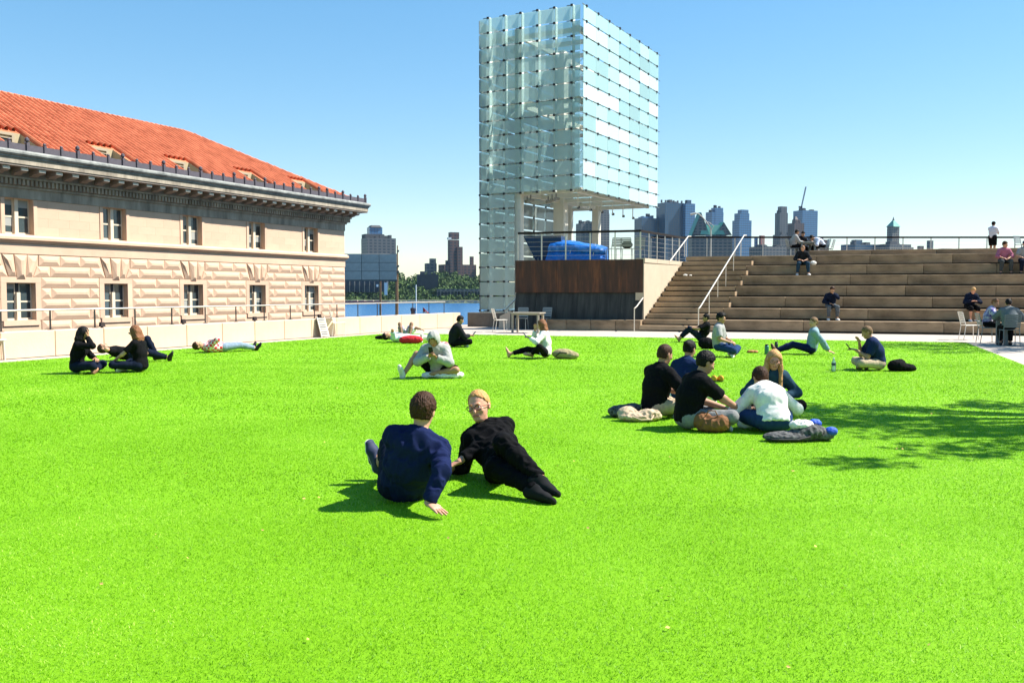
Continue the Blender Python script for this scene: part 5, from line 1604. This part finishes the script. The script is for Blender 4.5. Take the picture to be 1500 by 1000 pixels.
# 16-19 back right
person('man in dark polo leaning back against a friend, looking at a tablet',LG(1026,501),84,
 pose(STRETCH(.62,.10,.085),lean=(-34,-14,0),kR=(.1,0,1),kL=(-.1,0,1),tR=(.1,.5,.8),tL=(-.1,.5,.8),wR=(.12,.30,.42),wL=(-.12,.30,.42),eR=(1,0,-.6),eL=(-1,0,-.6),hdR=(0,1,.2),hdL=(0,1,.2),hface=(0,1,-.35),hup=(0,.1,1),neck=(0,.1,1)),
 dict(top=T(c_black,name='polo_shirt',sleeve=.42,fit=.018),bot=T(c_djean,fit=.016,len=.9),shoe=None,hair=dict(m=h_blk,vol=.008),skin='tan',glasses=s_blk),27)
person('curly haired man in grey t-shirt and jeans sitting tall at the back of the lawn',LG(1053,522.5),-112,
 pose(CROSS(.24,1.1),lean=(-2,4,0),**{**LAP,'wR':(.16,.26,.34),'wL':(-.16,.26,.34)},hface=(.25,1,-.05)),
 dict(top=T(c_lgrey,name='t_shirt',sleeve=.42,fit=.024),bot=T(c_jean,fit=.018,len=.94),shoe=T(s_wht),hair=dict(m=h_blk,vol=.026,mess=.008),skin='tan',bulk=1.06),21.5)
person('man in light blue shirt leaning back on his arms with legs stretched out',LG(1188,519),78,
 pose(STRETCH(.81,.10,.07),lean=(-12,-4,0),wR=(.22,-.36,.09),wL=(-.24,-.38,.09),eR=(.5,-.8,0),eL=(-.5,-.8,0),hdR=(.3,-.8,-.3),hdL=(-.4,-.8,-.3),pnR=(0,0,-1),pnL=(0,0,-1),curlR=5,curlL=5,hface=(-.5,.8,.05),kR=(.2,0,1),kL=(-.2,0,1)),
 dict(top=T(c_blue,name='shirt',sleeve=.96,fit=.020,collar=1),bot=T(c_navy,fit=.014,len=.95),shoe=T(s_brn,sole=s_blk),hair=dict(m=h_lbr,vol=.016),skin='light'),22)
t19,j19=person('man in navy t-shirt and beige trousers eating with phone in hand at right',LG(1287,542.5),80,
 pose(CROSS(.12,1.0,1.0),lean=(12,26,0),wR=(.10,.34,.50),eR=(.4,-.2,-1),hdR=(0,.3,.9),wL=(-.12,.44,.38),eL=(-.4,-.2,-1),hdL=(.1,.9,.25),hface=(0,1,-.15),neck=(0,.35,.9)),
 dict(top=T(c_dblue,name='t_shirt',sleeve=.40,fit=.020),bot=T(c_khaki,fit=.016,len=.95),shoe=T(s_blk),hair=dict(m=h_lbr,vol=.010),skin='tan',bulk=1.05),17.6)

# ================================================================== PEOPLE ON THE STEPS AND THE UPPER TERRACE
def A2W(x,y,z): 
    v=A0+E*x+EB*y; return Vector((v.x,v.y,z))
def stepx(px,y):
    a=(px-CX)/F_PX; b=A0+EB*y
    return (a*b.y-b.x)/(E.x-a*E.y)
def onstep(px,n,back=.16):
    y=GO*(n-1)+back; return tuple(A2W(stepx(px,y),y,RH*n+.004))
GS='people on the seating steps'
SITP=dict(wR=(.10,.36,.20),wL=(-.10,.36,.20),eR=(1,-.3,-.3),eL=(-1,-.3,-.3))
person('bald man in dark jacket sitting with knees apart on the upper seating steps',onstep(1173,6),172,
 pose(SIT(fr=.34,g=.22),SITP,lean=(12,30,0),hface=(0,.8,-.7),hup=(0,.5,.85),neck=(0,.5,.85)),
 dict(top=T(c_char,name='jacket',sleeve=.75,fit=.024),bot=T(cloth('teal_jeans',(.018,.045,.075)),fit=.016,len=.94),shoe=T(s_wht),skin='light',hair=dict(m=hair_m('stubble',(.30,.17,.10)),vol=.002,mess=0,nape=.05)),39,GS)
person('man in dark sweater with hand to face on the lower seating steps',onstep(1216,2),176,
 pose(SIT(fr=.36,g=.16),SITP,lean=(14,26,0),wL=(-.02,.28,.56),eL=(-.6,.4,-.6),hface=(0,.9,-.4)),
 dict(top=T(c_djean,name='sweater',sleeve=.97,fit=.020),bot=T(cloth('slate',(.10,.11,.12)),fit=.014,len=.92),shoe=T(s_wht),skin='tan',hair=dict(m=h_brown,vol=.014)),35,GS)
person('woman in dark coat bent over her phone on the steps beside the right table',onstep(1420,2),176,
 pose(SIT(fr=.32,g=.10),SITP,lean=(14,30,0),wR=(.04,.34,.30),wL=(-.04,.34,.30),hface=(0,.7,-.75),hup=(0,.6,.8),neck=(0,.5,.85)),
 dict(fem=1,top=T(c_djean,name='coat',sleeve=.97,fit=.03),bot=T(c_black,name='skirt_trousers',fit=.02,len=.62),shoe=T(s_wht),skin='fair',hair=dict(m=h_blond,style='short',vol=.014)),33,GS)
person('man in rose shirt and grey trousers sitting on the top seating step',onstep(1467,6),170,
 pose(SIT(fr=.36,g=.18),SITP,lean=(8,18,0),hface=(-.7,.8,0)),
 dict(top=T(c_pink,sleeve=.75,fit=.02),bot=T(cloth('dark_grey',(.06,.065,.065)),fit=.016,len=.94),shoe=T(s_blk),skin='light',hair=dict(m=h_brown,vol=.016)),37,GS)
person('man in grey shirt and cap at the right edge of the top seating step',onstep(1497,6),165,
 pose(SIT(fr=.36,g=.16),SITP,lean=(6,14,0)),
 dict(top=T(c_lgrey,sleeve=.42,fit=.02),bot=T(c_djean,fit=.016,len=.94),shoe=T(s_blk),skin='light',cap=cloth('cap_navy',(.02,.03,.08)),hair=dict(m=h_brown)),37,GS)
pz=at(1453,380,46.5)
person('person in white shirt and dark shorts standing at the terrace railing',(pz.x,46.5,3.25),-60,
 dict(pel=(0,0,.93),lean=(2,4,0),aR=(.11,-.02,.085),aL=(-.11,.02,.085),kR=(0,1,.1),kL=(0,1,.1),wR=(-.05,.24,1.18),wL=(.06,.26,1.16),eR=(1,-.2,-.4),eL=(-1,-.2,-.4),hface=(-.2,1,-.3)),
 dict(top=T(cloth('white_tee',(.55,.56,.62)),sleeve=.42,fit=.024),bot=T(c_black,name='shorts',fit=.03,len=.48),shoe=T(s_blk),skin='tan',hair=dict(m=h_blk),cap=c_black),46)

# ================================================================== FURNITURE
m_chw=mat('chair_white',(.72,.66,.58),.5,.05,10); m_chg=mat('chair_grey',(.20,.235,.24),.5,.1,10); m_tbl=mat('table_grey',(.13,.16,.165),.5,.1,6); m_tbt=mat('table_tan',(.32,.28,.22),.6,.1,6)
def chair(label,loc,yaw,m,group='slatted metal chairs'):
    """slatted metal side chair, facing +Y"""
    t=thing('chair',label,'chair',tuple(loc),R(yaw),group)
    for sx in (-1,1):
        MB().tube([(sx*.21,.20,0),(sx*.20,.18,.44)],.011,6).build('leg',m,t)
        MB().tube([(sx*.21,-.25,0),(sx*.20,-.19,.44)],.011,6).build('leg',m,t)
        MB().tube([(sx*.20,-.19,.44),(sx*.20,-.30,.86)],.011,6).build('back_post',m,t)
        MB().tube([(sx*.205,-.20,.44),(sx*.205,.22,.45)],.011,6).build('seat_rail',m,t)
    for k in range(7):
        y=-.16+k*.062
        MB().box((-.20,y-.024,.452),(.20,y+.024,.460)).build('seat_slat',m,t)
    for k in range(6):
        z=.52+k*.062; y=-.19-(z-.44)*.262
        MB().add([(-.19,y,z),(.19,y,z),(.19,y-.012,z+.046),(-.19,y-.012,z+.046),(-.19,y-.008,z),(.19,y-.008,z),(.19,y-.02,z+.046),(-.19,y-.02,z+.046)],
           [(0,1,2,3),(7,6,5,4),(0,4,5,1),(1,5,6,2),(2,6,7,3),(3,7,4,0)]).build('back_slat',m,t)
    return t
def table(label,loc,yaw,m,w_=1.0,d=.8,hgt=.74,lw=.07):
    t=thing('table',label,'table',tuple(loc),R(yaw),'square metal tables')
    MB().bevbox((-w_/2,-d/2,hgt-.035),(w_/2,d/2,hgt),.006).build('table_top',m,t)
    MB().box((-w_/2+.05,-d/2+.05,hgt-.09),(w_/2-.05,d/2-.05,hgt-.036)).build('apron',m,t)
    for sx in (-1,1):
        for sy in (-1,1):
            x,y=sx*(w_/2-.09),sy*(d/2-.09)
            MB().box((x-lw/2,y-lw/2,0),(x+lw/2,y+lw/2,hgt-.09)).build('leg',m,t)
    return t
def gz(px,py,z=0): 
    g=G(px,py); return (g.x,g.y,z)
chair('white slatted chair standing against the cream parapet',gz(496,492),-72,m_chw)
def leaning():
    g=G(476,493.5); t=thing('folded_chair','folded slatted chair leaning on the parapet, seen as dark and white stripes','chair',(g.x,g.y,0),UA+R(180))
    m=m_chw
    for s in (-1,1): MB().bar((s*.20,.02,0),(s*.20,-.17,.66),.03).build('side_rail',m,t)
    for k in range(8):
        z=.05+k*.077; y=.02-z*.29
        MB().bar((-.19,y,z),(.19,y,z+.02),.03,.05).build('slat',m,t)
    MB().add([(-.19,-.02,.02),(.19,-.02,.02),(.19,-.20,.64),(-.19,-.20,.64),(-.19,-.03,.02),(.19,-.03,.02),(.19,-.21,.64),(-.19,-.21,.64)],[(0,1,2,3),(7,6,5,4),(0,4,5,1),(1,5,6,2),(2,6,7,3),(3,7,4,0)]).build('backing',s_blk,t)
leaning()
chair('chair cut off by the left picture edge beside the parapet',gz(-8,528),-60,m_chw)
chair('white slatted chair left of the table under the glass tower',gz(733,486),-75,m_chw)
table('tan topped table standing in the shade before the rusty platform',gz(773,487),-18,m_tbt,1.15,.8)
chair('shaded grey chair behind the tan table, nearest the white chair',gz(764,483),165,m_chg)
chair('shaded grey chair behind the tan table, at its right end',gz(797,482.8),150,m_chg)
ttx=G(1478,505)
tb=table('grey metal table cut off by the right picture edge',(ttx.x+.45,ttx.y,0),-10,m_tbl,1.4,.9,.76,.09)
chair('empty white slatted chair beside the woman in the dark coat',gz(1420,497),-95,m_chw)
ch=chair('grey chair carrying the man in purple shirt at the right table',gz(1446,502),-100,m_chg)
c2=chair('dark grey chair carrying the man in grey jacket at the right table',gz(1478,507),-12,m_tbl)
person('man in purple and white shirt seated at the right table',tuple(Vector(gz(1446,502))+Vector((-.02,0,.46))),-120,
 pose(SIT(drop=.46,fr=.40,g=.13),lean=(10,22,0),wR=(.14,.44,.30),wL=(-.14,.44,.30),eR=(1,-.2,-.4),eL=(-1,-.2,-.4),hface=(.3,1,-.2)),
 dict(top=T(mat('purple_print',(.09,.06,.30),.9,.1,9,col2=(.7,.68,.74),detail=1),name='t_shirt',sleeve=.42,fit=.02),bot=T(c_black,fit=.016,len=.94),shoe=T(s_blk),skin='tan',hair=dict(m=h_red,vol=.012)),26,'diners at the right table')
person('man in grey jacket seen from behind at the right table',tuple(Vector(gz(1478,507))+Vector((0,.0,.46))),-14,
 pose(SIT(drop=.46,fr=.40,g=.13),lean=(8,20,0),wR=(.20,.42,.36),wL=(-.14,.44,.30),eR=(1,-.2,-.4),eL=(-1,-.2,-.4),hface=(0,1,-.35)),
 dict(top=T(cloth('slate_jacket',(.13,.15,.16)),name='jacket',sleeve=.96,fit=.028),bot=T(c_black,fit=.016,len=.94),shoe=T(s_blk),skin='tan',hair=dict(m=h_blk,vol=.012),bulk=1.1),25,'diners at the right table')
# upper terrace lunch table
ZU=3.008
q=at(1180,380,43.0)
table('small table between the lunch guests on the upper terrace',(q.x,43.0,ZU),8,m_tbl,.8,.7)
q1=at(1161,380,43.0); chair('chair carrying the guest in grey shirt on the upper terrace',(q1.x,43.0,ZU),-88,m_chg)
person('guest in pale grey shirt seated facing right on the upper terrace',(q1.x,43.0,ZU+.46),-88,
 pose(SIT(drop=.46,fr=.40,g=.12),lean=(10,20,0),wR=(.12,.46,.28),wL=(-.12,.46,.28),hface=(0,1,-.3)),
 dict(top=T(c_lgrey,sleeve=.85,fit=.024),bot=T(c_black,fit=.016,len=.94),shoe=T(s_blk),skin='tan',hair=dict(m=h_blk,vol=.012)),43,'lunch guests on the upper terrace')
q2=at(1205,380,43.0); chair('chair carrying the bent over guest on the upper terrace',(q2.x,43.0,ZU),92,m_chg)
person('guest in white and blue shirt bent low over the upper terrace table',(q2.x,43.0,ZU+.46),92,
 pose(SIT(drop=.46,fr=.40,g=.12),lean=(38,62,0),wR=(.14,.50,.28),wL=(-.14,.50,.28),hface=(0,.8,-.7),neck=(0,.9,.35),hup=(0,.8,.5)),
 dict(top=T(cloth('striped_pale',(.50,.55,.66)),sleeve=.9,fit=.024),bot=T(c_black,fit=.016,len=.94),shoe=T(s_blk),skin='tan',hair=dict(m=h_blk,vol=.012)),43,'lunch guests on the upper terrace')
q3=at(1172,380,44.0); chair('chair carrying the guest behind the upper terrace table',(q3.x,44.0,ZU),190,m_chg)
person('dark haired guest half hidden behind the upper terrace table',(q3.x,44.0,ZU+.46),190,
 pose(SIT(drop=.46,fr=.40,g=.12),lean=(14,30,0),wR=(.12,.46,.28),wL=(-.12,.46,.28),hface=(0,.9,-.5)),
 dict(top=T(c_char,sleeve=.9,fit=.024),bot=T(c_black,fit=.016,len=.94),shoe=T(s_blk),skin='tan',hair=dict(m=h_blk,vol=.012)),44,'lunch guests on the upper terrace')
q4=at(1212,380,43.6); chair('empty chair behind the bent over guest on the upper terrace',(q4.x,43.6,ZU),60,m_chg)
q5=at(1496,380,44.5); chair('empty chair at the railing behind the man in cap',(q5.x,44.5,3.25),200,m_chg)

# things on the raised platform: tarp and stacked chairs
def A3(x,y,z): return tuple(A2W(x,y,z))
m_tarp=mat('blue_tarp',(.012,.14,.50),.38,.25,5,.5,14,spec=.5)
def tarp_mesh():
    """draped sheet: a folded profile swept along the bundle, creased"""
    prof=[(-.46,.0),(-.47,.10),(-.44,.24),(-.40,.36),(-.34,.42),(-.40,.47),(-.46,.56),(-.47,.66),(-.42,.78),(-.30,.88),(-.12,.95),(.10,.96),(.30,.90),(.42,.70),(.45,.40),(.46,.0)]
    nx=64; q=random.Random(4); V=[]; npf_=len(prof)
    for i in range(nx+1):
        u=i/nx; x=-1.25+2.35*u
        top=.74+.10*math.sin(u*5.0+.3)-(.12*max(0,u-.85)/.15)
        for k,(y,z) in enumerate(prof):
            lo=z<.40
            xx=x+( .18*(z-.5) if u<.12 else 0)
            cr=abs(math.sin(u*17+k*.55+1.5*math.sin(u*6)))*.035+abs(math.sin(u*41-k*.9))*.016+q.uniform(-.006,.006)
            fl=(.10*(1-z/.4)*abs(math.sin(u*11)) if lo and y<0 else 0)
            V.append((xx,y*(1-.35*max(0,u-.85)/.15)-fl+ (cr if y<0 else -cr),z*top+(cr*.6 if z>.5 else 0)))
    f=[]
    for i in range(nx):
        for k in range(npf_-1):
            a=i*npf_+k; f.append((a,a+npf_,a+npf_+1,a+1))
    f.append(tuple(range(npf_-1,-1,-1))); f.append(tuple(nx*npf_+k for k in range(npf_)))
    return MB().add(V,f)
t=thing('tarp_bundle','crumpled bright blue tarp bundle tied up on the raised platform','tarp',A3(-2.75,1.15,2.755),EA)
tarp_mesh().build('tarp',m_tarp,t)
for x in (-.35,.62): MB().tube([(x+.02*i,-.46+.05*abs(i),.05+.16*i) for i in range(5)],.012,6).build('rope',mat('rope',(.6,.6,.58),.8),t)
m_shr=mat('dark_stack',(.02,.03,.045),.8,.2,5)
t=thing('covered_stack','dark covered stack of furniture left of the blue tarp on the platform','furniture stack',A3(-4.35,1.3,2.755),EA)
MB().add([(-.2,-.4,0),(.9,-.4,0),(.9,.4,0),(-.2,.4,0),(-.75,-.35,1.0),(.85,-.35,1.0),(.85,.35,1.0),(-.75,.35,1.0)],[(0,3,2,1),(4,5,6,7),(0,1,5,4),(1,2,6,5),(2,3,7,6),(3,0,4,7)]).build('cover',mat('navy_tarp',(.008,.03,.085),.6,.2,4,.3,9),t)
for x in (-.1,.3,.7): MB().tube([(x,-.38,0),(x,-.42,.10)],.03,6).build('foot',m_chg,t)
for i,(x,y,r_) in enumerate(((-1.35,1.1,20),(-.85,1.25,-15),(-.40,1.2,10))):
    chair(['grey chair on the platform next to the blue tarp','grey chair on the platform with a dark bag','grey chair on the platform nearest the stairs'][i],A3(x,y,2.755),r_,m_chg)
t=thing('bag','dark round bag lying on a chair of the raised platform','bag',A3(-.85,1.27,3.21),EA)
sdf_obj('bag_body',lambda P:s_ell(P,(0,0,.15),(.22,.14,.15),np.eye(3))-wrinkle(P,.01),(-.3,-.25,0),(.3,.25,.4),.02,c_black,t)

# ================================================================== BELONGINGS
def blob(name,label,cat,loc,yaw,prims,m,h,amp=.006,k=.03,group=None,part='body',extra=None):
    """soft object out of ellipsoids (centre, radii)"""
    t=thing(name,label,cat,tuple(loc),R(yaw),group)
    def f(P):
        d=None
        for c,r in prims:
            v=s_ell(P,c,r,np.eye(3)); d=v if d is None else smin(d,v,k)
        d=np.maximum(d,-(P[:,2]-.004))
        return d-wrinkle(P,amp*1.5,1.1)-wrinkle(P[:,[1,2,0]],amp*.45,2.4)
    lo=np.min([np.array(c)-np.array(r) for c,r in prims],0)-.05; hi=np.max([np.array(c)+np.array(r) for c,r in prims],0)+.05; lo[2]=-.03
    sdf_obj(part,f,lo,hi,h,m,t,2.2)
    return t
m_paper=mat('brown_paper',(.20,.085,.032),.8,.2,8,.3,20); m_strp=mat('strap_dark',(.03,.028,.03),.7)
m_tote=mat('canvas_tote',(.50,.38,.26),.9,.12,12,.3,60); m_blkw=mat('black_white_print',(.008,.008,.009),.9,.1,28,col2=(.16,.16,.155),detail=3)
t=blob('tote_bag','beige canvas tote lying left of the man in khaki trousers','bag',LG(935,617),8,[((.02,0,.045),(.25,.12,.05)),((-.12,.05,.09),(.11,.08,.06)),((.12,-.03,.08),(.12,.07,.05))],m_tote,.011,.009,k=.012)
MB().tube([(-.1,-.12,.06),(-.02,-.19,.03),(.10,-.18,.03),(.15,-.11,.07)],.010,6).build('handle',m_tote,t)
blob('patterned_bag','black and white patterned bag behind the beige canvas tote','bag',LG(912,611),0,[((0,0,.06),(.17,.12,.07)),((.12,.02,.09),(.10,.09,.06))],m_blkw,.012,.008)
t=blob('paper_bag','crumpled brown paper bag standing before the man in black t-shirt','bag',LG(1043,633),-12,[((0,0,.08),(.19,.11,.09)),((-.10,.02,.13),(.09,.09,.07)),((.10,.0,.11),(.08,.08,.07))],m_paper,.010,.007)
MB().tube([(-.06,-.05,.18),(-.04,-.08,.23),(.03,-.08,.23),(.06,-.05,.17)],.006,6).build('handle',m_paper,t)
t=thing('food_tray','pale takeaway food tray beside the brown paper bag','food tray',LG(1072,615),R(15))
MB().add([(-.12,-.08,0),(.12,-.08,0),(.12,.08,0),(-.12,.08,0),(-.15,-.11,.05),(.15,-.11,.05),(.15,.11,.05),(-.15,.11,.05)],[(0,3,2,1),(0,1,5,4),(1,2,6,5),(2,3,7,6),(3,0,4,7)]).build('tray',c_white,t)
MB().bevbox((-.09,-.06,.01),(.09,.06,.045),.02).build('food',mat('food',(.45,.26,.08),.7,.4,40),t)
t=blob('shoulder_bag','black white shoulder bag with blue items right of the woman in white blouse','bag',LG(1172,646),6,[((-.12,0,.04),(.26,.12,.045)),((.10,.02,.08),(.17,.13,.08)),((.24,0,.05),(.10,.09,.05))],m_blkw,.011,.007)
for x,y,z in ((.17,.04,.16),(.30,-.05,.09)): sdf_obj('blue_item',(lambda c:(lambda P:s_ell(P,c,(.065,.05,.045),np.eye(3))-wrinkle(P,.006,2)))((x,y,z)),(x-.09,y-.09,z-.08),(x+.09,y+.09,z+.08),.010,mat('bright_blue',(.02,.08,.45),.6),t,2.2)
sdf_obj('white_cloth',lambda P:s_ell(P,(.02,.02,.15),(.12,.08,.05),np.eye(3))-wrinkle(P,.012,2),(-.15,-.1,.05),(.2,.15,.25),.011,c_white,t,2.2)
MB().tube([(-.36,-.05,.02),(-.28,-.15,.03),(-.1,-.17,.03),(.05,-.13,.05)],.010,6).build('strap',m_strp,t)
for px,lab in ((1043,'left shoe of a small yellow and black pair lying inside the circle'),(1053,'right shoe of a small yellow and black pair lying inside the circle')):
    t=thing('slip_on_shoe',lab,'shoe',LG(px,559),R(20),'yellow black shoes')
    sdf_obj('upper',lambda P:np.maximum(smin(s_ell(P,(0,.06,.03),(.045,.10,.035),np.eye(3)),s_ell(P,(0,-.06,.05),(.04,.07,.055),np.eye(3)),.02),-(P[:,2]-.012)),(-.08,-.16,-.02),(.08,.2,.14),.012,mat('shoe_yellow',(.50,.28,.02),.7,.3,30),t)
    sdf_obj('sole',lambda P:np.maximum(s_ell(P,(0,.0,.0),(.05,.16,.02),np.eye(3)),-(P[:,2]-.002)),(-.08,-.2,-.02),(.08,.2,.05),.010,s_blk,t)
def bottle(label,loc,h,r,m,capm,clear=False):
    t=thing('bottle',label,'bottle',tuple(loc),0,'drink bottles on the lawn')
    if clear: MB().lathe([(r*.9,0),(r,.01),(r,h*.35),(r*.92,h*.40),(r,h*.45),(r,h*.66),(r*.4,h*.86),(r*.38,h*.92)],n=14).build('bottle_body',m,t,True); MB().lathe([(r*.46,h*.92),(r*.46,h)],n=12).build('cap',capm,t); MB().lathe([(r*1.01,h*.44),(r*1.01,h*.62)],n=14).build('paper_label',mat('label_dark',(.03,.05,.09),.6),t)
    else: MB().lathe([(r*.95,0),(r,.01),(r,h*.78),(r*.85,h*.86)],n=14).build('bottle_body',m,t,True); MB().lathe([(r*.8,h*.86),(r*.8,h*.98),(r*.6,h)],n=12).build('cap',capm,t)
bottle('green steel bottle nearest the blonde woman on the back lawn',LG(1123,519.5),.24,.05,mat('green_steel',(.06,.19,.13),.35,metal=.5),s_blk)
bottle('tall dark green flask beside the shoes of the man in light blue',LG(1137,517),.27,.045,mat('dark_flask',(.02,.05,.035),.4),s_blk)
bottle('clear water bottle standing before the man in navy t-shirt',LG(1221,545),.26,.04,pane_mat('pet',(.75,.9,.95),(.6,.75,.8),.35),mat('cap_white',(.8,.8,.8),.5),True)
blob('snack_wrapper','crumpled orange brown snack wrapper left of the green bottle','wrapper',LG(1103,517),0,[((-.06,0,.025),(.09,.05,.03)),((.06,.02,.02),(.07,.05,.025))],mat('wrapper',(.40,.16,.05),.6,.3,20),.014,.008)
blob('backpack','black backpack behind the man in navy t-shirt','backpack',LG(1318,543.5),10,[((-.06,0,.09),(.17,.16,.11)),((.12,-.03,.06),(.16,.13,.07)),((.02,.05,.15),(.10,.09,.06)),((.24,.02,.03),(.10,.08,.035))],c_black,.013,.008,k=.015)
t=blob('backpack','khaki backpack behind the woman in white blouse','backpack',LG(828,525.5),-8,[((-.05,0,.10),(.24,.16,.11)),((.14,0,.07),(.16,.14,.08))],cloth('khaki_pack',(.30,.25,.14)),.016,.008)
MB().tube([(-.2,-.14,.06),(-.1,-.18,.14),(.05,-.17,.13)],.012,6).build('strap',m_strp,t)
blob('backpack','black backpack lying between the reclining man and the man in grey t-shirt','backpack',LG(1034,511),0,[((0,0,.14),(.20,.15,.15)),((.1,.02,.08),(.16,.14,.09))],c_black,.018,.008)
blob('duffel_bag','bright red duffel bag beside the lying pair','bag',LG(603,503),0,[((0,0,.10),(.32,.14,.12)),((-.18,0,.09),(.18,.13,.10))],c_red,.018,.008)
blob('bundle','red and white bundle behind the man in dark jacket','bundle',LG(643,507),0,[((0,0,.05),(.26,.13,.07)),((.16,0,.04),(.13,.12,.06))],mat('red_white',(.45,.04,.06),.9,.1,12,col2=(.75,.6,.6),detail=1),.018,.008)
blob('jacket_bundle','dark rolled jacket under the head of the lying pair','jacket',LG(566,497),0,[((0,0,.06),(.30,.12,.07)),((-.2,0,.05),(.16,.10,.05))],c_black,.018,.008)
blob('cream_jacket','cream jacket spread beside the person in grey hoodie','jacket',LG(655,554),0,[((0,0,.04),(.24,.12,.05)),((.14,.03,.05),(.14,.10,.05))],c_white,.014,.010)
t=thing('paper_cup','white paper cup standing at the end of the red duffel bag','cup',LG(617.5,502),0)
MB().lathe([(.035,0),(.045,.22)],n=12).build('cup',c_white,t); MB().lathe([(.048,.22),(.048,.235),(.03,.245)],n=12).build('lid',c_white,t)
blob('white_pouch','white pouch on the step beside the bald man in dark jacket','pouch',tuple(A2W(stepx(1190,GO*5+.2),GO*5+.2,RH*6+.004)),0,[((0,0,.08),(.13,.10,.09))],c_white,.022)
blob('paper_scrap','white crumpled paper on the upper stair step','litter',A3(SK*3.6+.55,3.75,.215*10+.002),0,[((0,0,.03),(.09,.06,.04)),((.22,0,.02),(.06,.05,.03))],c_white,.016)

def phone(label,t,j,side,face):
    w_=j['w'+side]+j['hd'+side]*.115; p=Matrix.Rotation(t.rotation_euler.z,3,'Z')@Vector(w_)+t.location
    o=thing('phone',label,'phone',tuple(p),t.rotation_euler.z+R(face))
    b=MB().bevbox((-.037,-.006,-.03),(.037,.006,.115),.003).build('phone_body',s_blk,o); b.rotation_euler=(R(-38),0,0)
    MB().box((-.033,-.0085,-.025),(.033,-.0065,.11)).build('screen',mat('screen_glass',(.02,.025,.03),.1,spec=.6),b)
phone('black phone held by the man in dark jacket near the parapet end',t8,j8,'R',0)
phone('black phone held by the person in grey hoodie',t9,j9,'R',0)
phone('black phone held up by the barefoot woman in white blouse',tw_,jw,'L',0)
phone('black phone held out by the man in navy t-shirt',t19,j19,'L',0)
tree('honey_locust','young tree just right of the frame whose shadow falls on the front lawn',11.5,11.5,7.6,cl(3,72,2.7,2.3,5.7,7.6,.22,.52),3)
tree('honey_locust','young tree right of the frame shading the back corner of the lawn',17.7,26.4,6.6,cl(5,44,2.2,2.4,4.6,6.6,.35,.7),5)
# thin city haze over the river
hz=MB().box((-2500,-60,-11.5),(2500,2450,262)).build('haze',None)
hm=bpy.data.materials.new('haze_air'); hm.use_nodes=True; t_=hm.node_tree; t_.nodes.clear()
ho=t_.nodes.new('ShaderNodeOutputMaterial'); hv=t_.nodes.new('ShaderNodeVolumePrincipled')
hv.inputs['Color'].default_value=(.50,.74,1,1); hv.inputs['Density'].default_value=.00003; hv.inputs['Anisotropy'].default_value=.2
t_.links.new(hv.outputs[0],ho.inputs['Volume'])
hz.data.materials.append(hm)
tag(hz,'thin pale blue haze over the river and the far city','haze',kind='stuff')
